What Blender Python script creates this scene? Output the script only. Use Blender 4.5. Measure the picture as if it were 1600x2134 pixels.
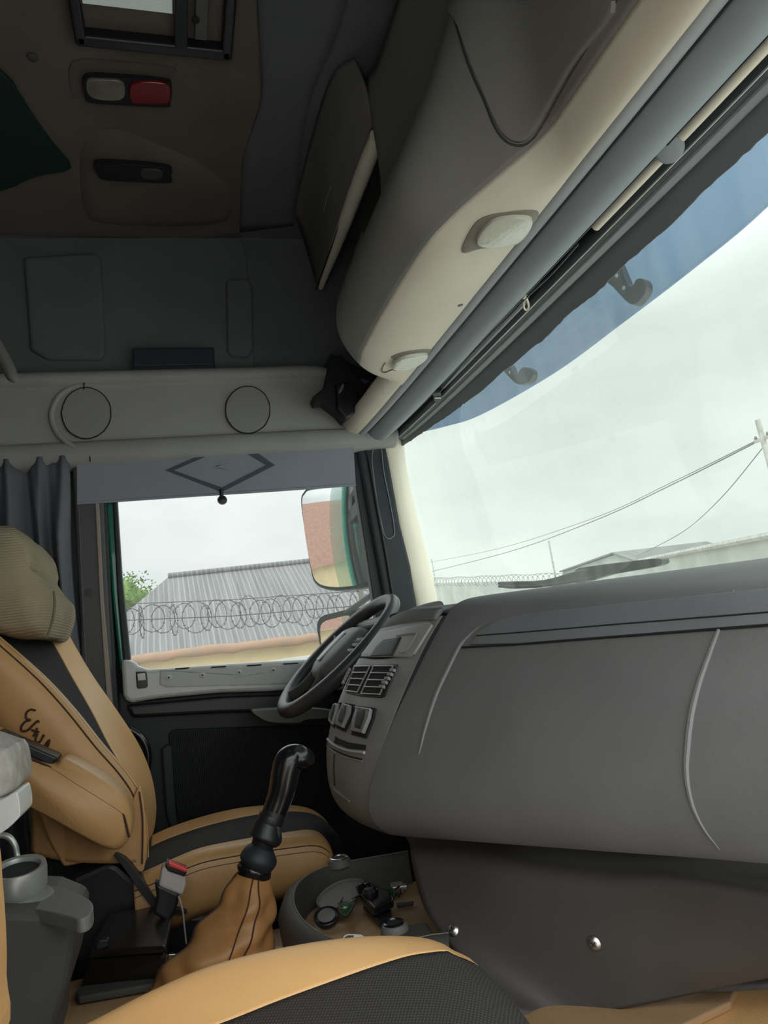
import bpy, bmesh, math, random
from mathutils import Vector, Matrix, noise
random.seed(7)
C = bpy.context.scene
for o in list(bpy.data.objects): bpy.data.objects.remove(o)
COL = C.collection

# ---------------------------------------------------------------- camera
FPX = 1480.0
CAM = Vector((0, -1.2, 0.97))
def _n(v): return v.normalized()
Lc = _n(Vector((-425, 313, FPX)))            # world +Y (across the cab) seen from the camera
Uc = Vector((-.14, -1, 0)); Uc.z = -(Uc.x*Lc.x + Uc.y*Lc.y)/Lc.z; Uc = _n(Uc)
Fc = Lc.cross(Uc)
if Fc.x < 0: Fc = -Fc
RW = Matrix((Fc, Lc, Uc))                     # rows: world axes in camera axes (x right, y down, z ahead)
cd = bpy.data.cameras.new('camera'); cam = bpy.data.objects.new('camera', cd); COL.objects.link(cam)
cd.sensor_fit = 'HORIZONTAL'; cd.sensor_width = 36; cd.lens = FPX/1600*36; cd.clip_start = .01; cd.clip_end = 500
right, down, ahead = RW.col[0], RW.col[1], RW.col[2]
M = Matrix((right, -down, -ahead)).transposed().to_4x4(); M.translation = CAM
cam.matrix_world = M
C.camera = cam

# ---------------------------------------------------------------- world: bright overcast sky
w = bpy.data.worlds.new('overcast'); C.world = w; w.use_nodes = True
nt = w.node_tree; nt.nodes.clear()
def N(t, **k):
    n_ = nt.nodes.new(t)
    for a, b in k.items(): setattr(n_, a, b)
    return n_
tc = N('ShaderNodeTexCoord'); mp = N('ShaderNodeMapping'); nt.links.new(tc.outputs['Generated'], mp.inputs[0])
mp.inputs['Scale'].default_value = (1.6, 1.6, 4)
nz = N('ShaderNodeTexNoise'); nz.inputs['Scale'].default_value = 1.6; nz.inputs['Detail'].default_value = 6; nz.inputs['Roughness'].default_value = .5
nt.links.new(mp.outputs[0], nz.inputs['Vector'])
cr = N('ShaderNodeValToRGB'); cr.color_ramp.elements[0].position = .3; cr.color_ramp.elements[0].color = (.66, .70, .70, 1)
cr.color_ramp.elements[1].position = .68; cr.color_ramp.elements[1].color = (.93, .95, .93, 1)
nt.links.new(nz.outputs[0], cr.inputs[0])
sx = N('ShaderNodeSeparateXYZ'); nt.links.new(tc.outputs['Generated'], sx.inputs[0])
# overcast law: brighter towards the zenith, and a brighter veiled sun on the passenger side (-Y)
mz = N('ShaderNodeMapRange'); nt.links.new(sx.outputs['Z'], mz.inputs[0])
for i, v in zip((1, 2, 3, 4), (0.35, 1, 1.0, 4.0)): mz.inputs[i].default_value = v
my = N('ShaderNodeMapRange'); nt.links.new(sx.outputs['Y'], my.inputs[0])
for i, v in zip((1, 2, 3, 4), (0.0, -1, 1.0, 1.8)): my.inputs[i].default_value = v
mu = N('ShaderNodeMath', operation='MULTIPLY'); nt.links.new(mz.outputs[0], mu.inputs[0]); nt.links.new(my.outputs[0], mu.inputs[1])
bg = N('ShaderNodeBackground'); nt.links.new(cr.outputs[0], bg.inputs[0]); nt.links.new(mu.outputs[0], bg.inputs[1])
wo = N('ShaderNodeOutputWorld'); nt.links.new(bg.outputs[0], wo.inputs[0])

# ---------------------------------------------------------------- view
vs = C.view_settings; vs.view_transform = 'Standard'; vs.look = 'None'; vs.exposure = 0.36; vs.gamma = 1; vs.use_curve_mapping = False
try:
    C.cycles.max_bounces = 14; C.cycles.diffuse_bounces = 6; C.cycles.transparent_max_bounces = 16
except Exception: pass

# ---------------------------------------------------------------- measuring helpers
def ray(px, py): return RW @ Vector((px-800, py-1067, FPX))
def P(px, py, x=None, y=None, z=None):
    d = ray(px, py)
    t = (x-CAM.x)/d.x if x is not None else (y-CAM.y)/d.y if y is not None else (z-CAM.z)/d.z
    return CAM + d*t
def proj(p):
    v = RW.transposed() @ (Vector(p)-CAM)
    return 800+FPX*v.x/v.z, 1067+FPX*v.y/v.z
def PY(pts, y): return [P(a, b, y=y) for a, b in pts]
def PZ(pts, z): return [P(a, b, z=z) for a, b in pts]
def V(*a): return Vector(a)

# ---------------------------------------------------------------- materials
def mat(name, col, rough=.6, metal=0, bump=None, var=0, spec=.5, coat=0, emis=None, wave=None, alt=None, stretch=(1, 1, 1), vscale=6):
    m = bpy.data.materials.new(name); m.use_nodes = True; t = m.node_tree; b = t.nodes['Principled BSDF']
    b.inputs['Base Color'].default_value = (*col, 1); b.inputs['Roughness'].default_value = rough
    b.inputs['Metallic'].default_value = metal; b.inputs['Specular IOR Level'].default_value = spec
    b.inputs['Coat Weight'].default_value = coat
    tcn = t.nodes.new('ShaderNodeTexCoord'); mpn = t.nodes.new('ShaderNodeMapping'); mpn.inputs['Scale'].default_value = stretch
    t.links.new(tcn.outputs['Object'], mpn.inputs[0])
    if var:
        nn = t.nodes.new('ShaderNodeTexNoise'); nn.inputs['Scale'].default_value = vscale; nn.inputs['Detail'].default_value = 5
        t.links.new(mpn.outputs[0], nn.inputs['Vector'])
        mx = t.nodes.new('ShaderNodeMix'); mx.data_type = 'RGBA'
        a2 = alt or tuple(c*(1-var) for c in col)
        mx.inputs[6].default_value = (*a2, 1); mx.inputs[7].default_value = (*[min(1, c*(1+var*.5)) for c in col], 1) if not alt else (*col, 1)
        rp = t.nodes.new('ShaderNodeMapRange'); rp.inputs[1].default_value = .3; rp.inputs[2].default_value = .7
        t.links.new(nn.outputs[0], rp.inputs[0]); t.links.new(rp.outputs[0], mx.inputs[0]); t.links.new(mx.outputs[2], b.inputs['Base Color'])
        rr = t.nodes.new('ShaderNodeMapRange'); rr.inputs[3].default_value = max(0, rough-.08); rr.inputs[4].default_value = min(1, rough+.08)
        t.links.new(nn.outputs[0], rr.inputs[0]); t.links.new(rr.outputs[0], b.inputs['Roughness'])
    if bump:
        sc, st = bump; bn = t.nodes.new('ShaderNodeBump'); bn.inputs['Strength'].default_value = st; bn.inputs['Distance'].default_value = .002
        if wave:
            wv = t.nodes.new('ShaderNodeTexWave'); wv.bands_direction = wave; wv.inputs['Scale'].default_value = sc
            wv.inputs['Distortion'].default_value = .3; t.links.new(mpn.outputs[0], wv.inputs['Vector']); src = wv.outputs['Fac']
        else:
            n2 = t.nodes.new('ShaderNodeTexNoise'); n2.inputs['Scale'].default_value = sc; n2.inputs['Detail'].default_value = 3
            t.links.new(mpn.outputs[0], n2.inputs['Vector']); src = n2.outputs[0]
        t.links.new(src, bn.inputs['Height']); t.links.new(bn.outputs[0], b.inputs['Normal'])
    if emis:
        b.inputs['Emission Color'].default_value = (*emis[0], 1); b.inputs['Emission Strength'].default_value = emis[1]
    return m
def weave(name, ca, cb, scale, rough=.85, rot=0, ratio=1):
    m = bpy.data.materials.new(name); m.use_nodes = True; t = m.node_tree; b = t.nodes['Principled BSDF']
    b.inputs['Roughness'].default_value = rough; b.inputs['Specular IOR Level'].default_value = .25
    tcn = t.nodes.new('ShaderNodeTexCoord'); mpn = t.nodes.new('ShaderNodeMapping'); mpn.inputs['Rotation'].default_value = (0, 0, rot)
    t.links.new(tcn.outputs['Object'], mpn.inputs[0])
    outs = []
    for d, s in (('X', scale), ('Y', scale*ratio)):
        wv = t.nodes.new('ShaderNodeTexWave'); wv.bands_direction = d; wv.inputs['Scale'].default_value = s; wv.inputs['Distortion'].default_value = .2
        t.links.new(mpn.outputs[0], wv.inputs['Vector']); outs.append(wv.outputs['Fac'])
    mm = t.nodes.new('ShaderNodeMath'); mm.operation = 'MULTIPLY'; t.links.new(outs[0], mm.inputs[0]); t.links.new(outs[1], mm.inputs[1])
    mx = t.nodes.new('ShaderNodeMix'); mx.data_type = 'RGBA'; mx.inputs[6].default_value = (*ca, 1); mx.inputs[7].default_value = (*cb, 1)
    t.links.new(mm.outputs[0], mx.inputs[0]); t.links.new(mx.outputs[2], b.inputs['Base Color'])
    bn = t.nodes.new('ShaderNodeBump'); bn.inputs['Strength'].default_value = .5; bn.inputs['Distance'].default_value = .001
    t.links.new(mm.outputs[0], bn.inputs['Height']); t.links.new(bn.outputs[0], b.inputs['Normal'])
    return m
def glassy(name, tint, gloss=.06, haze=0, hazecol=(.8, .85, .8), streak=False):
    m = bpy.data.materials.new(name); m.use_nodes = True; t = m.node_tree; t.nodes.clear()
    out = t.nodes.new('ShaderNodeOutputMaterial'); tr = t.nodes.new('ShaderNodeBsdfTransparent'); tr.inputs[0].default_value = (*tint, 1)
    gl = t.nodes.new('ShaderNodeBsdfGlossy'); gl.inputs['Roughness'].default_value = .02
    lw = t.nodes.new('ShaderNodeLayerWeight'); lw.inputs[0].default_value = .25
    ma = t.nodes.new('ShaderNodeMath'); ma.operation = 'MULTIPLY'; ma.inputs[1].default_value = gloss*4; t.links.new(lw.outputs['Fresnel'], ma.inputs[0])
    mx = t.nodes.new('ShaderNodeMixShader'); t.links.new(ma.outputs[0], mx.inputs[0]); t.links.new(tr.outputs[0], mx.inputs[1]); t.links.new(gl.outputs[0], mx.inputs[2])
    res = mx.outputs[0]
    if haze:
        df = t.nodes.new('ShaderNodeBsdfTranslucent'); df.inputs[0].default_value = (*hazecol, 1)
        d2 = t.nodes.new('ShaderNodeBsdfDiffuse'); d2.inputs[0].default_value = (*hazecol, 1)
        md = t.nodes.new('ShaderNodeMixShader'); md.inputs[0].default_value = .25; t.links.new(df.outputs[0], md.inputs[1]); t.links.new(d2.outputs[0], md.inputs[2])
        mh = t.nodes.new('ShaderNodeMixShader'); t.links.new(res, mh.inputs[1]); t.links.new(md.outputs[0], mh.inputs[2]); mh.inputs[0].default_value = haze
        if streak:
            tcn = t.nodes.new('ShaderNodeTexCoord'); mpn = t.nodes.new('ShaderNodeMapping'); mpn.inputs['Scale'].default_value = (9, 14, 1.1)
            t.links.new(tcn.outputs['Object'], mpn.inputs[0]); nn = t.nodes.new('ShaderNodeTexNoise'); nn.inputs['Scale'].default_value = 1.5; nn.inputs['Detail'].default_value = 8
            t.links.new(mpn.outputs[0], nn.inputs['Vector']); rp = t.nodes.new('ShaderNodeMapRange')
            rp.inputs[1].default_value = .35; rp.inputs[2].default_value = .75; rp.inputs[3].default_value = haze*.6; rp.inputs[4].default_value = haze*1.7
            t.links.new(nn.outputs[0], rp.inputs[0]); t.links.new(rp.outputs[0], mh.inputs[0])
        res = mh.outputs[0]
    t.links.new(res, out.inputs[0]); return m

m_dash = mat('dash_plastic', (.165, .168, .17), .62, bump=(900, .25), var=.12, spec=.35)
m_top = mat('dash_top_pad', (.175, .188, .20), .6, bump=(900, .25), var=.12, spec=.4)
m_knee = mat('knee_panel_plastic', (.062, .056, .053), .5, bump=(1200, .2), var=.15, spec=.4)
m_clus = mat('cluster_grey', (.27, .27, .265), .42, bump=(1200, .12), var=.12)
m_black = mat('black_plastic', (.012, .013, .015), .4, bump=(600, .15))
m_matt = mat('matt_black', (.01, .011, .013), .8, bump=(500, .2))
m_gloss = mat('gloss_black', (.008, .008, .009), .2, spec=.6)
m_door = mat('door_dark_trim', (.022, .027, .03), .6, bump=(500, .3), var=.2)
m_mesh = weave('speaker_mesh', (.008, .009, .01), (.035, .04, .043), 60)
m_rub = mat('rubber_seal', (.018, .023, .028), .55, bump=(200, .1))
m_bluegrey = mat('blue_grey_trim', (.25, .28, .30), .55, bump=(500, .1), var=.1)
m_purple = mat('blind_cassette', (.33, .34, .36), .6, bump=(700, .15), var=.08)
m_beige = mat('beige_trim', (.74, .68, .56), .6, bump=(900, .15), var=.06)
m_console = mat('overhead_plastic', (.21, .205, .19), .62, bump=(900, .18), var=.07, spec=.35)
m_lid = mat('locker_lid_fabric', (.15, .145, .14), .75, bump=(700, .3), var=.1)
m_head = mat('headliner', (.14, .115, .098), .9, bump=(400, .3), var=.15)
m_wall = mat('side_wall_felt', (.125, .137, .143), .85, bump=(350, .3), var=.12)
m_shelf = mat('speaker_panel', (.33, .33, .32), .7, bump=(600, .25), var=.08)
m_spk = mat('speaker_cover', (.30, .30, .295), .75, bump=(1500, .5))
m_silver = mat('silver_door_trim', (.52, .54, .54), .4, bump=(900, .08), metal=.1, var=.06)
m_alu = mat('brushed_handle', (.88, .82, .70), .4, coat=.4, metal=.0, bump=(300, .2), var=.1)
m_chrome = mat('chrome', (.6, .6, .6), .34, metal=1)
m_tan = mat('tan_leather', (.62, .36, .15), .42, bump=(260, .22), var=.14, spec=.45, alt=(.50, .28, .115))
m_tanlit = mat('tan_leather_lit', (.78, .46, .20), .45, bump=(260, .22), var=.1, alt=(.70, .40, .165))  # copy of the tan leather with brighter daylight put into its colour
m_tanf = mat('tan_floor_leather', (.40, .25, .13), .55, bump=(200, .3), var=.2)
m_stitch = mat('brown_stitch', (.05, .022, .012), .7)
m_fab = weave('black_rib_fabric', (.02, .02, .02), (.075, .072, .07), 115, rot=.35)
m_fab2 = weave('black_grid_fabric', (.030, .028, .026), (.082, .074, .067), 105, rot=.5, ratio=.8)
m_cloth = mat('khaki_cloth', (.38, .32, .21), .9, bump=(55, .5), var=.25, wave='Z', alt=(.26, .215, .14))
m_curt = mat('curtain_grey', (.16, .165, .19), .85, bump=(250, .3), var=.15)
m_blind = mat('roller_blind', (.28, .30, .355), .85, bump=(800, .2), var=.06)
m_blindd = mat('blind_diamond', (.07, .085, .11), .85)
m_green = mat('green_paint', (.01, .19, .13), .25, coat=.6, var=.1)
m_dgreen = mat('dark_green_cloth', (.002, .022, .018), .8, var=.2, bump=(200, .3))
m_grey = mat('console_grey', (.15, .15, .14), .55, bump=(700, .2), var=.12)
m_greyd = mat('console_dark_grey', (.06, .06, .056), .6, bump=(700, .2), var=.15)
m_ring = mat('silver_ring', (.45, .46, .44), .35, metal=.6, var=.1)
m_white = mat('white_plastic', (.78, .78, .75), .35, var=.04)
m_camo = mat('camo_cloth', (.62, .60, .56), .9, var=1, alt=(.36, .31, .27), vscale=38, bump=(200, .3))
m_tape = mat('clear_tape', (.55, .52, .5), .25, bump=(60, .9), var=.3)
m_red = mat('red_button', (.75, .06, .06), .35)
m_redlens = mat('red_lens', (.22, .008, .014), .12, coat=.5)
m_lens = mat('frosted_lens', (.58, .58, .49), .12, bump=(90, .7), coat=.5, var=.1, vscale=20)
m_lens2 = mat('dim_lens', (.22, .19, .155), .15, bump=(160, .4), coat=.4, var=.4, vscale=18)
m_gglass = mat('green_glass', (.02, .09, .02), .08, coat=.8)
m_lcd = mat('black_display', (.006, .007, .008), .5)
m_carpet = mat('grey_carpet', (.09, .085, .085), .95, bump=(120, 1), var=.4, stretch=(1, 12, 1))
m_floor = mat('cab_floor_rubber', (.012, .012, .013), .8, bump=(200, .4), var=.2)
m_roof = mat('corrugated_roof', (.155, .155, .16), .75, bump=(14, .9), var=.35, wave='X', stretch=(1, 1, .3), vscale=3)
def corrugated():
    m = bpy.data.materials.new('corrugated_roof'); m.use_nodes = True; t = m.node_tree; b = t.nodes['Principled BSDF']; b.inputs['Roughness'].default_value = .8
    tcn = t.nodes.new('ShaderNodeTexCoord'); wv = t.nodes.new('ShaderNodeTexWave'); wv.bands_direction = 'X'; wv.inputs['Scale'].default_value = 2.6; wv.inputs['Distortion'].default_value = .6
    mpn = t.nodes.new('ShaderNodeMapping'); mpn.inputs['Scale'].default_value = (9, .35, .35); nn = t.nodes.new('ShaderNodeTexNoise'); nn.inputs['Scale'].default_value = 1; nn.inputs['Detail'].default_value = 5
    t.links.new(tcn.outputs['Object'], wv.inputs['Vector']); t.links.new(tcn.outputs['Object'], mpn.inputs[0]); t.links.new(mpn.outputs[0], nn.inputs['Vector'])
    ad = t.nodes.new('ShaderNodeMath'); ad.operation = 'MULTIPLY_ADD'; ad.inputs[1].default_value = .35; t.links.new(wv.outputs['Fac'], ad.inputs[0]); t.links.new(nn.outputs[0], ad.inputs[2])  # light and shade of the corrugation ridges are put into the colour too
    cr_ = t.nodes.new('ShaderNodeValToRGB'); cr_.color_ramp.elements[0].position = .3; cr_.color_ramp.elements[0].color = (.085, .085, .09, 1); cr_.color_ramp.elements[1].position = .95; cr_.color_ramp.elements[1].color = (.18, .18, .18, 1)
    t.links.new(ad.outputs[0], cr_.inputs[0]); t.links.new(cr_.outputs[0], b.inputs['Base Color']); bn = t.nodes.new('ShaderNodeBump'); bn.inputs['Distance'].default_value = .03
    t.links.new(wv.outputs['Fac'], bn.inputs['Height']); t.links.new(bn.outputs[0], b.inputs['Normal']); return m
m_roof = corrugated()
m_wallc = mat('cream_plaster', (.62, .50, .30), .85, var=.15, vscale=1.2)
m_fascia = mat('rusty_fascia', (.33, .19, .12), .9, var=.5, vscale=2, alt=(.22, .17, .13), bump=(8, .6))
m_wire = mat('razor_wire', (.13, .12, .115), .6, metal=.4)
m_leaf = mat('leaves', (.11, .19, .04), .8, var=.5, vscale=4)
m_bark = mat('bark', (.1, .07, .04), .9, var=.3)
m_ground = mat('concrete_yard', (.54, .53, .51), .9, var=.25, vscale=.6)
m_block = mat('block_wall', (.40, .41, .39), .9, var=.2, vscale=1)
m_brick = mat('red_brown_roof', (.24, .12, .085), .8, var=.3, bump=(3, 1), wave='Z')
m_mirror = mat('mirror_glass', (.88, .9, .9), .02, metal=1)
g_wind = glassy('windscreen_glass', (.90, .94, .91), gloss=.02, haze=.05, hazecol=(.85, .9, .85), streak=True)
g_side = glassy('door_glass', (.93, .945, .94), haze=.03)
g_visor = glassy('smoked_visor', (.40, .49, .60), haze=.10, hazecol=(.5, .6, .72))
g_mesh = glassy('hatch_mesh', (.22, .25, .23), haze=.3, hazecol=(.4, .45, .42))

# ---------------------------------------------------------------- object helpers
def link(name, me, m, parent=None, origin=None, smooth=True):
    o = bpy.data.objects.new(name, me); COL.objects.link(o)
    org = parent_org(parent) if parent else (origin or Vector((0, 0, 0)))
    if parent is not None:
        o.parent = parent
        me.transform(Matrix.Translation(-org)); o['_o'] = 0; del o['_o']
        ORG[o.name] = org
    else:
        if origin is None:
            cs = [v.co for v in me.vertices]
            if cs:
                org = Vector(((min(c.x for c in cs)+max(c.x for c in cs))/2, (min(c.y for c in cs)+max(c.y for c in cs))/2, min(c.z for c in cs)))
        me.transform(Matrix.Translation(-org)); o.location = org; ORG[o.name] = org
    if m: me.materials.append(m)
    if smooth:
        for p in me.polygons: p.use_smooth = True
    return o
ORG = {}
def parent_org(p): return ORG[p.name]
def thing(name, label, cat, loc, group=None):
    o = bpy.data.objects.new(name, None); COL.objects.link(o); o.location = loc; o.empty_display_size = .05
    ORG[o.name] = Vector(loc); o['label'] = label; o['category'] = cat
    if group: o['group'] = group
    return o
def tag(o, label, cat, group=None):
    o['label'] = label; o['category'] = cat
    if group: o['group'] = group
    return o
def struct(o, label=None, cat=None):
    o['kind'] = 'structure'
    if label: o['label'] = label
    if cat: o['category'] = cat
    return o
def bm_obj(name, bm, m, parent=None, origin=None, smooth=True, sharp=None):
    bmesh.ops.recalc_face_normals(bm, faces=bm.faces)
    me = bpy.data.meshes.new(name); bm.to_mesh(me); bm.free()
    o = link(name, me, m, parent, origin, smooth)
    if sharp:
        es = o.modifiers.new('es', 'EDGE_SPLIT'); es.split_angle = math.radians(sharp)
    return o
def bevel(o, wd, seg=3, ang=30):
    b = o.modifiers.new('bev', 'BEVEL'); b.width = wd; b.segments = seg; b.limit_method = 'ANGLE'; b.angle_limit = math.radians(ang); b.harden_normals = False
    return o
def wn(o):
    o.modifiers.new('wn', 'WEIGHTED_NORMAL'); return o
def cr_pt(a, b, c, d, t):
    return .5*((2*b)+(c-a)*t+(2*a-5*b+4*c-d)*t*t+(3*b-a-3*c+d)*t**3)
def spline(pts, n=8, closed=False):
    out = []; L = len(pts)
    rng = L if closed else L-1
    for i in range(rng):
        if closed: a, b, c, d = pts[(i-1) % L], pts[i], pts[(i+1) % L], pts[(i+2) % L]
        else: a, b, c, d = pts[max(i-1, 0)], pts[i], pts[i+1], pts[min(i+2, L-1)]
        for k in range(n): out.append(cr_pt(a, b, c, d, k/n))
    if not closed: out.append(pts[-1].copy() if hasattr(pts[-1], 'copy') else pts[-1])
    return out
def refine(rows, nu=5, nv=5):
    rows = [spline(r, nv) for r in rows]
    cols = [spline([r[j] for r in rows], nu) for j in range(len(rows[0]))]
    return [[cols[j][i] for j in range(len(cols))] for i in range(len(cols[0]))]
def grid_mesh(bm, g, closed_u=False, closed_v=False):
    vv = [[bm.verts.new(p) for p in r] for r in g]
    R_, K = len(g), len(g[0])
    for i in range(R_ if closed_u else R_-1):
        for j in range(K if closed_v else K-1):
            a, b, c, d = vv[i][j], vv[i][(j+1) % K], vv[(i+1) % R_][(j+1) % K], vv[(i+1) % R_][j]
            try: bm.faces.new((a, b, c, d))
            except ValueError: pass
    return vv
def patch(name, rows, m, parent=None, thick=.006, off=-1, nu=5, nv=5, smooth=True):
    g = refine(rows, nu, nv) if nu else rows
    bm = bmesh.new(); grid_mesh(bm, g)
    me = bpy.data.meshes.new(name); bm.to_mesh(me); bm.free()
    o = link(name, me, m, parent, None, smooth)
    if thick:
        s = o.modifiers.new('sol', 'SOLIDIFY'); s.thickness = thick; s.offset = off
    return o
def tube_bm(bm, pts, r, seg=12, closed=False, cap=True, squash=None):
    L = len(pts); rs = r if isinstance(r, (list, tuple)) else [r]*L
    rings = []; up = None
    for i, p in enumerate(pts):
        a = pts[(i-1) % L] if (closed or i > 0) else pts[i]; b = pts[(i+1) % L] if (closed or i < L-1) else pts[i]
        t = (b-a)
        t = t.normalized() if t.length > 1e-9 else Vector((0, 0, 1))
        if up is None: up = Vector((0, 0, 1)) if abs(t.z) < .9 else Vector((0, 1, 0))
        s = t.cross(up).normalized(); up = s.cross(t).normalized()
        k = squash or 1
        rings.append([bm.verts.new(p + (s*math.cos(q)*k + up*math.sin(q))*rs[i]) for q in [2*math.pi*j/seg for j in range(seg)]])
    for i in range(L if closed else L-1):
        A, B = rings[i], rings[(i+1) % L]
        for j in range(seg): bm.faces.new((A[j], A[(j+1) % seg], B[(j+1) % seg], B[j]))
    if cap and not closed:
        bm.faces.new(rings[0]); bm.faces.new(rings[-1])
def tube(name, pts, r, m, parent=None, seg=12, closed=False, squash=None, smooth=True, n=0):
    if n:
        if isinstance(r, (list, tuple)):
            q = spline([Vector((*p, 0)) + Vector((0, 0, 0, rr)) for p, rr in zip(pts, r)], n, closed)
            pts = [Vector(v[:3]) for v in q]; r = [max(v[3], .0003) for v in q]
        else: pts = spline(pts, n, closed)
    bm = bmesh.new(); tube_bm(bm, pts, r, seg, closed, squash=squash)
    o = bm_obj(name, bm, m, parent, smooth=smooth, sharp=50); return o
def prism_bm(bm, outline, d):
    a = [bm.verts.new(p) for p in outline]; b = [bm.verts.new(p+d) for p in outline]; L = len(outline)
    bm.faces.new(a); bm.faces.new(list(reversed(b)))
    for i in range(L): bm.faces.new((a[i], b[i], b[(i+1) % L], a[(i+1) % L]))
def prism(name, outline, d, m, parent=None, bev=0, seg=3, n=0, smooth=True):
    if n: outline = spline(outline, n, True)
    bm = bmesh.new(); prism_bm(bm, outline, Vector(d))
    o = bm_obj(name, bm, m, parent, smooth=False)
    if bev: bevel(o, bev, seg)
    return o
def box_bm(bm, c, s, rot=None):
    c = Vector(c); hs = Vector(s)/2; vs_ = []
    for dx in (-1, 1):
        for dy in (-1, 1):
            for dz in (-1, 1):
                v = Vector((dx*hs.x, dy*hs.y, dz*hs.z))
                if rot: v = rot @ v
                vs_.append(bm.verts.new(c+v))
    for f in ((0, 1, 3, 2), (4, 6, 7, 5), (0, 4, 5, 1), (2, 3, 7, 6), (0, 2, 6, 4), (1, 5, 7, 3)): bm.faces.new([vs_[i] for i in f])
def box(name, c, s, m, parent=None, bev=0, rot=None, seg=3):
    bm = bmesh.new(); box_bm(bm, c, s, rot); o = bm_obj(name, bm, m, parent, smooth=False)
    if bev: bevel(o, bev, seg)
    return o
def lathe(name, c, axis, prof, m, parent=None, seg=28, sharp=40):
    axis = Vector(axis).normalized(); u = axis.orthogonal().normalized(); v = axis.cross(u)
    bm = bmesh.new(); g = [[Vector(c)+axis*h+(u*math.cos(q)+v*math.sin(q))*max(r, 1e-4) for q in [2*math.pi*j/seg for j in range(seg)]] for r, h in prof]
    vv = grid_mesh(bm, g, closed_v=True)
    for rg in (vv[0], vv[-1]):
        try: bm.faces.new(rg)
        except ValueError: pass
    return bm_obj(name, bm, m, parent, sharp=sharp)
def puffy(name, outline, y0, y1, m, parent=None, edge=.3, n=5, noise_amp=0, nscale=6, layers=10, tilt=None):
    """rounded cushion-like body: side outline (x,z) carried from y0 to y1 with swollen edges"""
    ol = spline(outline, n, True); c = sum(ol, Vector())/len(ol)
    bm = bmesh.new(); g = []
    for k in range(layers+1):
        t = k/layers; q = abs(2*t-1); s = 1-edge*(1-math.sqrt(max(0, 1-q**4)))
        row = []
        for p in ol:
            v = c+(p-c)*s; v = Vector((v.x, y0+(y1-y0)*t, v.z))
            if noise_amp:
                d = (p-c).normalized(); v += d*noise.noise(v*nscale)*noise_amp
            row.append(v)
        g.append(row)
    vv = grid_mesh(bm, g, closed_v=True); bm.faces.new(vv[0]); bm.faces.new(vv[-1])
    return bm_obj(name, bm, m, parent)
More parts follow.
